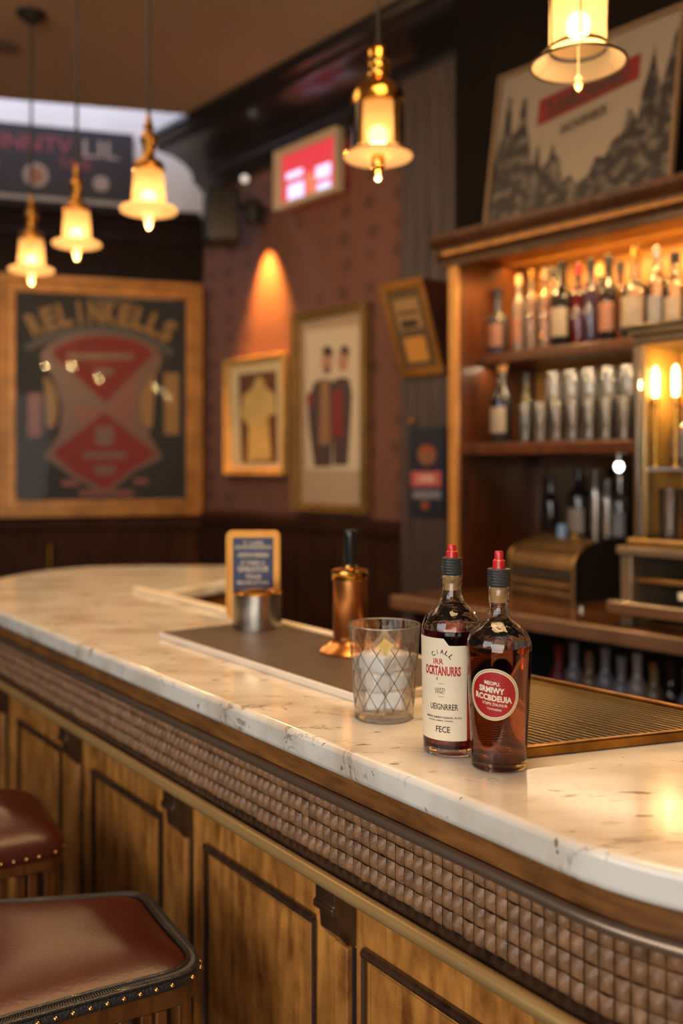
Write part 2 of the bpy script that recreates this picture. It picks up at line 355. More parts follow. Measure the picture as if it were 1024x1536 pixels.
bar = thing('bar_counter', 'long wooden bar counter with woven leather band, panels and brass rail', 'bar counter', (0, 0, 0))
def ring_poly(s_out, s_in):
    o = outer_path(s_out); o = smooth_poly(o[:9], 2)+o[9:]
    inn = [Vector((1.12, 1.725-s_in)), Vector((.655, 1.375-s_in)), Vector((-.60, 2.93-s_in)), Vector((-.58, 3.02)), Vector((-.44, 3.28)), Vector((-.33, 3.38)), Vector((-.29, 3.55))]
    return o+inn
rp = ring_poly(.15, .03)
MB().prism([(p.x, p.y) for p in rp], .0, ZT-.043).build('carcass', 'bar_wood', bar)
def sweep(path, prof, name, m, closed_prof=True):
    """prof: list of (s, z) ; path offset by s"""
    rows = []
    for s, z in prof:
        p = outer_path(s); p = smooth_poly(p[:9], 2)+p[9:]; rows.append([(q.x, q.y, z) for q in p])
    n = len(rows[0]); vs = [p for r in rows for p in r]; fs = []; K = len(rows)
    for j in range(K if closed_prof else K-1):
        jj = (j+1) % K
        for i in range(n-1): fs.append([j*n+i, j*n+i+1, jj*n+i+1, jj*n+i])
    if closed_prof: fs += [[j*n for j in range(K)], [j*n+n-1 for j in range(K)][::-1]]
    mb = MB().add(vs, fs); return mb.build(name, m, bar, smooth=40)
sweep(None, [(.022, 1.057), (.022, 1.022), (.145, 1.022), (.145, 1.057)], 'fascia_board', 'fascia')
def rodprof(s, z, r, n=10): return [(s+r*math.cos(2*PI*i/n), z+r*math.sin(2*PI*i/n)) for i in range(n)]
sweep(None, rodprof(.014, 1.016, .008), 'upper_molding', 'bronze')
sweep(None, [(.036, 1.016), (.036, .900), (.148, .900), (.148, 1.016)], 'frieze_board', 'bar_dark')
sweep(None, [(.032, .908), (.022, .905), (.022, .888), (.04, .884), (.148, .884), (.148, .908)], 'lower_molding', 'bar_dark')
sweep(None, rodprof(.010, .893, .0115), 'brass_rail', mat('worn_rail_brass', s2l(218, 176, 112), .34, .65, var=.12, scale=5))
# woven band: rows of leather pillows following the counter
def woven():
    path = outer_path(.034, tail=True); path = smooth_poly(path[:9], 2)+path[9:]
    # resample by arc length
    L = [0.0]
    for a, b in zip(path, path[1:]): L.append(L[-1]+(b-a).length)
    def at(d):
        for i in range(len(L)-1):
            if d <= L[i+1] or i == len(L)-2:
                w = (d-L[i])/max(1e-9, L[i+1]-L[i]); t = (path[i+1]-path[i]).normalized(); return path[i].lerp(path[i+1], w), Vector((t.y, -t.x))
    W = .0188; Hh = .0250; rows = 4; z0 = .9070; mb = MB()
    ncol = int((L[-1]-.02)/W); g = 5
    for c in range(ncol):
        d0 = c*W
        fr = [at(d0+W*(.04+.92*i/g)) for i in range(g+1)]
        for r in range(rows):
            vs = []; fs = []; wob = random.uniform(.85, 1.15); sk = random.uniform(-.0015, .0015)
            for j in range(g+1):
                y = j/g
                for i in range(g+1):
                    x = i/g; p, nn = fr[i]
                    hgt = (max(0, math.sin(PI*x))**.6)*(max(0, math.sin(PI*y))**.5)*.0085*wob
                    hgt *= (.65+.5*x)                   # leaf-like overlap: thick on one side
                    q = p+nn*hgt
                    yy = y*.93+.035
                    vs.append((q.x, q.y, z0+(r+yy)*Hh+sk*math.sin(PI*x)-.0016*math.sin(PI*y)*x))
            for j in range(g):
                for i in range(g): a = j*(g+1)+i; fs.append([a, a+1, a+g+2, a+g+1])
            mb.add(vs, fs)
    o = mb.build('woven_band', 'weave', bar, smooth=60); return o
woven()
# panels on the front
TB = math.atan2(BD.y, BD.x)
SF = .15
def front_box(mb, t0, t1, s0, s1, z0, z1, m=0):
    a = bar_pt(t0, s0); b = bar_pt(t1, s0); c = bar_pt(t1, s1); d = bar_pt(t0, s1)
    mb.prism([(p.x, p.y) for p in (a, b, c, d)], z0, z1, m)
panels = [(-.95, -.60), (-.29, .07), (.304, .693), (.9025, 1.291), (1.431, 1.82)]
for (a, b) in panels:
    zt, zb = .712, .13
    mb = MB(); front_box(mb, a+.012, b-.012, SF-.004, SF+.002, zb+.012, zt-.012)
    p = mb.build('panel', 'bar_wood', bar, bevel=.002)
    mb = MB(); w = .016
    def rod(P, Q, r): mb.tube([P, Q], r, 8)
    def c3(t, z, s): q = bar_pt(t, s); return (q.x, q.y, z)
    s_ = SF-.006
    pts = [c3(a, zt, s_), c3(b, zt, s_), c3(b, zb, s_), c3(a, zb, s_)]
    for i in range(4): mb.tube([pts[i], pts[(i+1) % 4]], .0085 if i == 0 else .0048, 10)
    q = SF-.002
    pts = [c3(a+.016, zt-.016, q), c3(b-.016, zt-.016, q), c3(b-.016, zb+.016, q), c3(a+.016, zb+.016, q)]
    for i in range(4): mb.tube([pts[i], pts[(i+1) % 4]], .0022, 8)
    mb.build('panel_molding', 'bar_dark', p)
    mb = MB(); q = SF-.0045
    pts = [c3(a+.055, zt-.055, q), c3(b-.055, zt-.055, q), c3(b-.055, zb+.055, q), c3(a+.055, zb+.055, q)]
    for i in range(4): mb.tube([pts[i], pts[(i+1) % 4]], .0016, 6)
    mb.build('inner_bead', 'bar_wood', p)
for t in (-.445, .195, .812, 1.378, 1.93):
    if t > 1.9: continue
    mb = MB()
    prof = [(SF, .884), (SF-.070, .884), (SF-.070, .872), (SF-.062, .866), (SF-.052, .852), (SF-.046, .838), (SF-.046, .785), (SF-.051, .782), (SF-.051, .772), (SF-.038, .764), (SF-.036, .735), (SF-.020, .716), (SF, .708)]
    n = len(prof); vs = []
    for tt in (t-.027, t+.027):
        for s, z in prof: q = bar_pt(tt, s); vs.append((q.x, q.y, z))
    mb.add(vs, [list(range(n)), [n+i for i in range(n)][::-1]]+[[i, n+i, n+(i+1) % n, (i+1) % n] for i in range(n)])
    mb.build('corbel', 'bar_dark', bar, bevel=.002)
    mb = MB(); front_box(mb, t-.018, t+.018, SF-.014, SF, .12, .706); mb.build('stile', 'bar_wood', bar, bevel=.003)
    mb = MB(); front_box(mb, t+.0185, t+.027, SF-.003, SF, .12, .706); front_box(mb, t-.027, t-.0185, SF-.003, SF, .12, .706); mb.build('stile_groove_shade', 'black_matte', bar)  # raised black strips paint the shade of grooves beside the stile
sweep(None, [(.125, .0), (.125, .11), (.135, .12), (.16, .12), (.16, 0)], 'plinth', 'bar_dark')

# raised marble lips on the bartender side
def strip(name, pts, w, z0, z1, label, m='white_edge'):
    P = [Vector(p) for p in pts]; A = []; B = []
    for i, p in enumerate(P):
        t = (P[min(i+1, len(P)-1)]-P[max(i-1, 0)]).normalized(); n = Vector((-t.y, t.x)); A.append(p+n*w/2); B.append(p-n*w/2)
    o = MB().prism([(q.x, q.y) for q in A+B[::-1]], z0, z1).build(name, m, bevel=.003)
    return tag(o, label, 'ledge')
strip('raised_ledge', [(-.66, 3.00), (-.335, 2.57), (-.30, 2.50)], .028, ZT, ZT+.014, 'raised cream ledge at the far cut-out of the marble worktop', 'label_cream')
strip('raised_ledge', [(-.215, 2.44), (.02, 2.13)], .022, ZT, ZT+.012, 'raised cream ledge behind the dark mat and steel cup', 'label_cream')

# slate bar mat
A = Vector((-.427, 2.18)); B = Vector((.05, 1.545)); Cc = Vector((.27, 1.74)); D = Vector((-.20, 2.36))
mt = thing('bar_mat', 'dark slate service mat with pale raised edge on the marble', 'mat', (0, 0, 0))
MB().prism([tuple(A), tuple(B), tuple(Cc), tuple(D)], ZT, ZT+.014).build('edge_slab', 'white_edge', mt, bevel=.0025)
cen = (A+B+Cc+D)/4
sh = lambda p, k: tuple(p+(cen-p).normalized()*k)
MB().prism([sh(A, .012), sh(B, .012), sh(Cc, .012), sh(D, .012)], ZT+.0135, ZT+.0152).build('surface', 'slate', mt, bevel=.001)
ZM = ZT+.0155

# ------------------------------------------------------------------ table-top bottles
def interp(prof, z):
    for (r0, z0), (r1, z1) in zip(prof, prof[1:]):
        if z0 <= z <= z1: return r0+(r1-r0)*(z-z0)/max(1e-9, z1-z0)
    return prof[-1][0]
def resample(prof, n=4):
    """Catmull-Rom through the points"""
    P = [prof[0]]+list(prof)+[prof[-1]]; outp = []
    for i in range(1, len(P)-2):
        p0, p1, p2, p3 = [Vector(q) for q in P[i-1:i+3]]
        for k in range(n):
            t = k/n; q = .5*((2*p1)+(p2-p0)*t+(2*p0-5*p1+4*p2-p3)*t*t+(-p0+3*p1-3*p2+p3)*t**3); outp.append((max(q.x, 1e-6), q.y))
    outp.append(tuple(prof[-1])); return outp
def hero_bottle(name, label, loc, body, zneck, liq_z, gmat, lmat, band, cap, wall=.0024, base=.012):
    t = thing(name, label, 'bottle', loc)
    prof = [(1e-6, .003), (body[0][0]*.6, .002), (body[0][0]*.9, .0)]+resample(body, 4)
    zt = body[-1][1]
    inner = [(interp(body, z)-wall, z) for z in [zt-(zt-base)*i/40 for i in range(41)]]
    inner[-1] = (inner[-1][0]*.93, base); inner.append((1e-6, base-.001))
    full = prof+inner
    MB().lathe(full, 64, cap=False).build('glass_body', gmat, t, smooth=50)
    # liquid fills the inside, just clear of the wall
    lq = [(1e-6, base-.0012)]
    zs = [base-.0012+(liq_z-base)*i/30 for i in range(31)]
    lq += [(interp(body, z)-wall+.0004, z) for z in zs]; lq[1] = (lq[1][0]*.92, lq[1][1]); lq.append((1e-6, zs[-1]))
    MB().lathe(lq, 64, cap=False).build('liquid', lmat, t, smooth=50)
    return t
gl = glass('bottle_glass_rough_shoulder', (1, 1, 1), 0, 1.45, bump=.55, bscale=62, zlo=.158, zhi=.178)
liqR = glass('amber_brown_liquid', (.40, .095, .022), 0, 1.36)
liqL = glass('deep_red_liquid', (.30, .035, .04), 0, 1.36)
bodyR = [(.0360, .0015), (.0366, .012), (.0385, .05), (.0412, .105), (.0430, .148), (.0434, .159), (.0418, .170), (.0352, .182), (.0245, .191), (.0165, .198), (.0134, .206), (.0130, .217), (.0140, .2185), (.0142, .240)]
bodyL = [(.0395, .0015), (.0405, .012), (.0412, .06), (.0422, .13), (.0428, .168), (.0420, .178), (.0370, .190), (.0275, .200), (.0195, .208), (.0155, .216), (.0138, .226), (.0132, .241), (.0144, .2425), (.0144, .2475)]
locR = Vector(((748-512)/F*1.25, 1.25, ZT)); locL = Vector(((677.5-512)/F*1.32, 1.32, ZT))
bR = hero_bottle('liquor_bottle', 'amber-brown bottle with round red label and red-tipped black stopper', locR, bodyR, .2, .164, gl, liqR, None, None)
bL = hero_bottle('liquor_bottle', 'dark red bottle with tall cream paper label beside the cut glass', locL, bodyL, .2, .174, gl, liqL, None, None)
def stopper(parent, z0, zb, zt, rb):
    mb = MB(); prof = [(rb*.7, z0-.001)]
    n = 6
    for i in range(n):
        a = z0+(zb-z0)*i/n; b = z0+(zb-z0)*(i+1)/n
        prof += [(rb*.95, a+.0002), (rb, a+(b-a)*.3), (rb, a+(b-a)*.7), (rb*.95, b-.0002)]
    prof += [(rb*.6, zb)]
    mb.lathe(prof, 40); st = mb.build('stopper_band', 'black_cord', parent, smooth=50)
    h = zt-zb
    MB().lathe([(.0085, 0), (.0082, h*.45), (.0068, h*.5), (.0058, h*.55), (.0060, h*.9), (.0052, h)], 24, (0, 0, zb)).build('stopper_tip', 'red_cap', parent, smooth=40)
    MB().lathe([(.0105, z0-.022), (.0118, z0-.001)], 24).build('cork', mat('cork', s2l(196, 150, 96), .8, var=.2, scale=200), parent)
stopper(bR, .241, .264, .287, .0156); stopper(bL, .248, .272, .290, .0146)
def on_cyl(body, ang0, off):
    """(arc x, z) -> point on the bottle; angle measured from the side facing the camera, + to the right"""
    def fn(x, z):
        r = interp(body, z)+off; a = ang0+x/interp(body, z); return (r*math.sin(a), -r*math.cos(a), z)
    return fn
# left label (tall paper)
def label_left():
    r = .0425; f = on_cyl(bodyL, 0, .0005); a0, a1 = math.radians(-100), math.radians(22)
    n = 60; mb = MB(); vs = []; J = 10
    for i in range(n+1):
        a = a0+(a1-a0)*i/n; x = a*r; w = i/n
        wr = math.degrees(a)
        zt = .164 if wr < -22 else (.164-(wr+22)/10*.0095 if wr < -12 else .1545)
        if wr < -92: zt -= ((-92-wr)/8)**2*.004
        zb = .0235
        for j in range(J+1): vs.append(f(x, zb+(zt-zb)*j/J))
    fs = [[i*(J+1)+j, (i+1)*(J+1)+j, (i+1)*(J+1)+j+1, i*(J+1)+j+1] for i in range(n) for j in range(J)]
    mb.add(vs, fs); lb = mb.build('paper_label', 'label_cream', bL, smooth=60)
    t = MB(); g = on_cyl(bodyL, math.radians(-27), .0009)
    arc_text(t, 'CIALL', 0, .128, .0150, -52, 62, .0065, g, 0)
    put_text(t, 'IRR', lambda x, y: g(x-.004, .1285+y), .0150, .0078, 1)
    put_text(t, 'OCRTANURRS', lambda x, y: g(x, .1135+y), .0540, .0125, 1, .035)
    put_text(t, '1', lambda x, y: g(x-.006, .1065+y), .0012, .0042, 0)
    for z, w, h in ((.1015, .009, .0005), (.0925, .020, .0022), (.088, .018, .0022), (.0835, .008, .0005)):
        if h > .001: put_text(t, 'LIOTI' if z > .09 else 'ITIC', lambda x, y, z=z: g(x-.002, z+y), w*.7, h*1.6, 0)
        else: t.add([g(-w/2, z), g(w/2, z), g(w/2, z+h), g(-w/2, z+h)], [[0, 1, 2, 3]], 0)
    put_text(t, 'UEIGNRRER', lambda x, y: g(x+.003, .0660+y), .0400, .0085, 0)
    put_text(t, 'SIINRE RMBRITOIRIIWL PULD', lambda x, y: g(x+.002, .0540+y), .052, .0028, 0)
    put_text(t, 'RRNE LIIMSE TRRRE', lambda x, y: g(x-.002, .0500+y), .036, .0018, 0)
    put_text(t, 'FECE', lambda x, y: g(x+.002, .0350+y), .0200, .0085, 0)
    t.build('lettering', ['ink', 'ink_red'], lb, smooth=0)
label_left()
def label_right():
    ang = math.radians(-20); R = .0338; cz = .1040; mb = MB()
    def disc(r, off, m, r0=0.0):
        f = on_cyl(bodyR, ang, off); K = 8; n = 48; vs = []; fs = []
        for k in range(K+1):
            rr = r0+(r-r0)*k/K
            for i in range(n): a = 2*PI*i/n; vs.append(f(rr*math.sin(a), cz+rr*math.cos(a)))
        for k in range(K):
            for i in range(n): j = (i+1) % n; fs.append([k*n+i, k*n+j, (k+1)*n+j, (k+1)*n+i])
        mb.add(vs, fs, m)
    disc(R, .0005, 0); disc(R-.0013, .0007, 1, R-.0026); disc(R-.0042, .0009, 2)
    lb = mb.build('round_label', ['label_cream', 'gold_print', 'label_red'], bR, smooth=60)
    t = MB(); f = on_cyl(bodyR, ang, .0013)
    tl = math.radians(-7)
    def g(x, y): X = x*math.cos(tl)-y*math.sin(tl)*-1*0+0; return f(x, cz+y+x*math.tan(tl))
    put_text(t, 'MEOPU.', lambda x, y: g(x-.001, .0125+y), .0200, .0048, 0, .03)
    put_text(t, 'SRMIWY', lambda x, y: g(x-.002, .0025+y), .0330, .0075, 0, .04)
    put_text(t, 'RCCBDEUIA', lambda x, y: g(x, -.0078+y), .0480, .0075, 0, .04)
    put_text(t, 'STIIPII ZNUNUR', lambda x, y: g(x+.002, -.0140+y), .0320, .0036, 0)
    put_text(t, 'TIOINEBERE', lambda x, y: g(x+.001, -.0200+y), .0190, .0024, 0)
    t.build('lettering', 'label_cream', lb, smooth=0)
label_right()

# ------------------------------------------------------------------ cut mixing glass with ice
locG = Vector(((576-512)/F*1.493, 1.493, ZT))
mg = thing('mixing_glass', 'large clear cut-diamond mixing glass full of ice', 'glass', locG)
def cut_glass():
    H = .148; n = 216; mz = 74; vs = []; fs = []
    rad = lambda z: .0468+(.0582-.0468)*(z/H)**1.0
    for j in range(mz+1):
        z = H*j/mz
        for i in range(n):
            a = 2*PI*i/n; d = 0
            p = a*12/(2*PI); q = z/.0430
            for sgn in (1, -1):
                w = (p+sgn*q) % 1.0; w = min(w, 1-w)
                k = max(0, 1-w/.085); d = max(d, k)
            if z < .017: d = 0
            if z > .118: d = d*max(0, 1-(z-.118)/.008)
            fl = 0
            if z > .112: fl = .0004*abs(math.sin(a*18))*min(1, (z-.112)/.01)*min(1, (H-z)/.006)
            if z < .017: fl = .0008*abs(math.sin(a*26))*math.sin(PI*z/.017)
            r = rad(z)-.0014*d-fl
            vs.append((r*math.cos(a), r*math.sin(a), z))
    for j in range(mz):
        for i in range(n): k = (i+1) % n; fs.append([j*n+i, j*n+k, (j+1)*n+k, (j+1)*n+i])
    # rim, inside, floor
    ring = [(rad(H)-.0008, H+.0008), (rad(H)-.0022, H+.0006), (rad(H)-.0032, H-.001)]+[(rad(z)-.0042, z) for z in (.12, .08, .04, .02)]+[(.036, .0155), (.018, .0145), (1e-6, .0143)]
    o = len(vs)
    for r, z in ring:
        for i in range(n): a = 2*PI*i/n; vs.append((r*math.cos(a), r*math.sin(a), z))
    base = mz*n
    for kx in range(len(ring)):
        st = base if kx == 0 else o+(kx-1)*n; en = o+kx*n
        for i in range(n): k = (i+1) % n; fs.append([st+i, st+k, en+k, en+i])
    bot = len(vs)
    for r, z in ((.040, -.0), (.030, .002), (1e-6, .003)):
        for i in range(n): a = 2*PI*i/n; vs.append((r*math.cos(a), r*math.sin(a), z))
    for kx in range(3):
        st = 0 if kx == 0 else bot+(kx-1)*n; en = bot+kx*n
        for i in range(n): k = (i+1) % n; fs.append([st+k, st+i, en+i, en+k])
    MB().tube([((rad(H)-.0016)*math.cos(2*PI*i/72), (rad(H)-.0016)*math.sin(2*PI*i/72), H+.0004) for i in range(72)], .0011, 8, closed=True).build('rim', thin_glass('glass_rim_sheen', (1, .98, .94), .35, ior=1.9), mg)  # extra milky tube paints the bright highlight on the rim
    MB().add(vs, fs).build('cut_body', half_glass('cut_crystal', .6, col=(1, .99, .97), rough=0, ior=1.5), mg, smooth=40)
    mb = MB()
    for c in range(12):
        for sgn in (1, -1):
            P = []
            for k in range(25):
                z = .018+(.118-.018)*k/24; a = 2*PI*(c-sgn*z/.043)/12
                rr = rad(z)-.0011; P.append((rr*math.cos(a), rr*math.sin(a), z))
            mb.tube(P, .0006, 5)
    mb.build('cut_lines', mat('dark_refraction_lines', s2l(92, 68, 44), .5), mg)  # brown tubes paint the dark refraction along the cuts
cut_glass()
ice = mat('clouded_ice', (1.0, .95, .87), .2, trans=.2, ior=1.25, bump=.3, bscale=60)
ice.node_tree.nodes['Principled BSDF'].inputs['Subsurface Weight'].default_value = .6
ice.node_tree.nodes['Principled BSDF'].inputs['Subsurface Radius'].default_value = (.02, .018, .015)
icep = [(.0212*math.cos(PI/4+PI/2*q+.35*l_), .0212*math.sin(PI/4+PI/2*q+.35*l_), .0305+.0295*l_+.0006*q, PI/2*q+.35*l_) for l_ in range(3) for q in range(4)]
for i, (x, y, z, a) in enumerate(icep):
    s = .0288
    lab = ['bottom-layer', 'middle-layer', 'top-layer'][i//4]
    o = MB().box((0, 0, 0), (s, s, s*.97)).build('ice_cube', ice, None, locG+Vector((x, y, z)), a, bevel=.004, bseg=3)
    tag(o, 'clouded ice cube in the %s of ice inside the cut mixing glass' % lab, 'ice cube', 'ice cubes in the mixing glass, %s' % lab)
pl = MB().box((0, 0, 0), (.019, .003, .021)).build('citrus_peel', mat('pale_yellow_peel', s2l(244, 208, 120), .4), None, locG+Vector((.0, -.030, .1180)), .25, bevel=.001)
pl.rotation_euler = (.35, .6, .2); tag(pl, 'square of pale yellow peel on top of the ice in mixing glass', 'garnish')

# ------------------------------------------------------------------ steel cup, framed menu, copper pump
locC = Vector(((386-512)/F*2.24, 2.235, ZM)); r = .0585
cup = thing('steel_holder', 'round brushed steel holder with brass rim on the slate mat', 'holder', locC)
MB().lathe([(r, 0), (r, .080), (r-.003, .080), (r-.003, .004), (1e-6, .004)], 48).build('cylinder_wall', 'steel', cup)
MB().lathe([(r+.0008, .080), (r+.001, .085), (r-.001, .0868), (r-.005, .0868), (r-.005, .079), (r-.002, .079)], 48, cap=False).build('rim', 'brass', cup)
MB().lathe([(.048, .045), (.05, .078), (.045, .088), (.025, .094), (1e-6, .096)], 32).build('contents', 'brass', cup)
ms = thing('menu_stand', 'gold-framed blue card with cream lettering standing behind the steel holder', 'sign', (((380-512)/F*2.38), 2.375, ZM), 0)
w, h = .137, .222
def rrect(w, h, r, cz, n=5):
    pts = []
    for cx, cy, a0 in ((w/2-r, h/2-r, 0), (-w/2+r, h/2-r, 90), (-w/2+r, -h/2+r, 180), (w/2-r, -h/2+r, 270)):
        for i in range(n+1): a = math.radians(a0+90*i/n); pts.append((cx+r*math.cos(a), cz+cy+r*math.sin(a)))
    return pts
def frame_ring(mb, O, I, y0, y1, m=0):
    n = len(O); vs = [(p[0], y0, p[1]) for p in O]+[(p[0], y0, p[1]) for p in I]+[(p[0], y1, p[1]) for p in O]+[(p[0], y1, p[1]) for p in I]; fs = []
    for i in range(n):
        j = (i+1) % n; fs += [[i, j, n+j, n+i], [2*n+j, 2*n+i, 3*n+i, 3*n+j], [j, i, 2*n+i, 2*n+j], [n+i, n+j, 3*n+j, 3*n+i]]
    mb.add(vs, fs, m)
mb = MB(); frame_ring(mb, rrect(w, h, .016, h/2), rrect(w-.014, h-.014, .011, h/2), -.009, .009); frame_ring(mb, rrect(w-.014, h-.014, .011, h/2), rrect(w-.034, h-.036, .002, h/2), -.004, .008)
mb.build('frame', mat('satin_gold_frame', s2l(206, 146, 70), .42, .8, var=.1, scale=20), ms, bevel=.0015)
mb = MB(); mb.slab(rrect(w-.030, h-.032, .002, h/2), 0, .006); mb.build('backing', 'black_matte', ms)
mb = MB(); mb.slab(rrect(w-.036, h-.036, .002, h/2), -.002, 0)
f = lambda x, y, z0, dx=0: (x+dx, -.0026, z0+y)
for s_, z0, wd, hh in (('T. LORE', .187, .050, .008), ('ADOROSSINDDDD', .176, .094, .008), ('ADDOORRESS', .155, .078, .011), ('R THIRE A', .136, .060, .009), ('GHILDOOR', .118, .078, .014), ('TIONE', .100, .040, .010), ('BEORLETHO', .086, .080, .008)):
    put_text(mb, s_, lambda x, y, z0=z0: f(x, y, z0), wd, hh, 1)
mb.build('blue_card', ['navy', 'cream_ink'], ms, smooth=0)

cp = thing('copper_pump', 'tall copper cylinder with brass cap, flared foot and black plunger', 'dispenser', ((525-512)/F*1.944, 1.944, ZM))
MB().lathe([(.066, 0), (.067, .003), (.060, .010), (.046, .018), (.036, .026), (.0335, .034), (1e-6, .034)], 48).build('foot', 'copper', cp)
MB().lathe([(.0345, .032), (.0358, .034), (.0358, .150), (.034, .152)], 48).build('cylinder_wall', 'copper', cp)
MB().lathe([(.034, .148), (.0385, .150), (.0385, .163), (.0395, .165), (.0385, .169), (.030, .172), (.016, .174), (.014, .180)], 48).build('cap', 'brass', cp)
MB().lathe([(.0125, .176), (.0125, .190), (.0135, .195), (.0140, .240), (.0145, .250), (.0130, .253), (1e-6, .253)], 32).build('plunger', 'black', cp)

# ------------------------------------------------------------------ brass drip tray
dt = thing('drip_tray', 'wedge-shaped brass drip tray with ribbed grille at the bar edge', 'drip tray', (0, 0, 0))
tA = Vector((.205, 1.262)); tB = Vector((.640, 1.405)); tC = Vector((.235, 1.855))
def inset(pts, k):
    c = sum(pts, Vector((0, 0)))/len(pts); n = len(pts); outp = []
    for i in range(n):
        p, a, b = pts[i], pts[i-1], pts[(i+1) % n]
        e1 = (p-a).normalized(); e2 = (b-p).normalized(); n1 = Vector((-e1.y, e1.x)); n2 = Vector((-e2.y, e2.x))
        if n1.dot(c-p) < 0: n1 = -n1; n2 = -n2
        m = (n1+n2); outp.append(p+m*(k/(1+n1.dot(n2))))
    return outp
T = [tA, tB, tC]; Ti = inset(T, .011)
mb = MB(); vs = []
z0, z1 = ZT, ZT+.016
for L_, z in ((T, z0), (T, z1), (Ti, z1), (Ti, z0)): vs += [(p.x, p.y, z) for p in L_]
fs = []
for q in range(4):
    a = q*3; b = ((q+1) % 4)*3
    for i in range(3): j = (i+1) % 3; fs.append([a+i, a+j, b+j, b+i])
mb.add(vs, fs).build('rim', 'brass_dark', dt, bevel=.0025)
MB().prism([tuple(p) for p in Ti], ZT+.0003, ZT+.002).build('well', mat('dark_well', (.012, .008, .005), .7), dt)
mb = MB()
def clip_line(p, d, poly):
    ts = []
    for i in range(len(poly)):
        a, b = poly[i], poly[(i+1) % len(poly)]; e = b-a; den = d.x*e.y-d.y*e.x
        if abs(den) < 1e-9: continue
        t = ((a.x-p.x)*e.y-(a.y-p.y)*e.x)/den; u = ((a.x-p.x)*d.y-(a.y-p.y)*d.x)/den
        if 0 <= u <= 1: ts.append(t)
    return (min(ts), max(ts)) if len(ts) >= 2 else None
slat_d = (tB-tC).normalized(); slat_n = Vector((-slat_d.y, slat_d.x))
if slat_n.dot(tA-tC) < 0: slat_n = -slat_n
k = .010
while True:
    c = clip_line(tC+slat_n*k, slat_d, Ti)
    if k > .5 or (c is None and k > .05): break
    if c and c[1]-c[0] > .01:
        a = tC+slat_n*k+slat_d*c[0]; b = tC+slat_n*k+slat_d*c[1]
        mb.tube([(a.x, a.y, ZT+.011), (b.x, b.y, ZT+.011)], .00065, 8)
    k += .0120
mb.build('grille', 'brass_rail', dt)

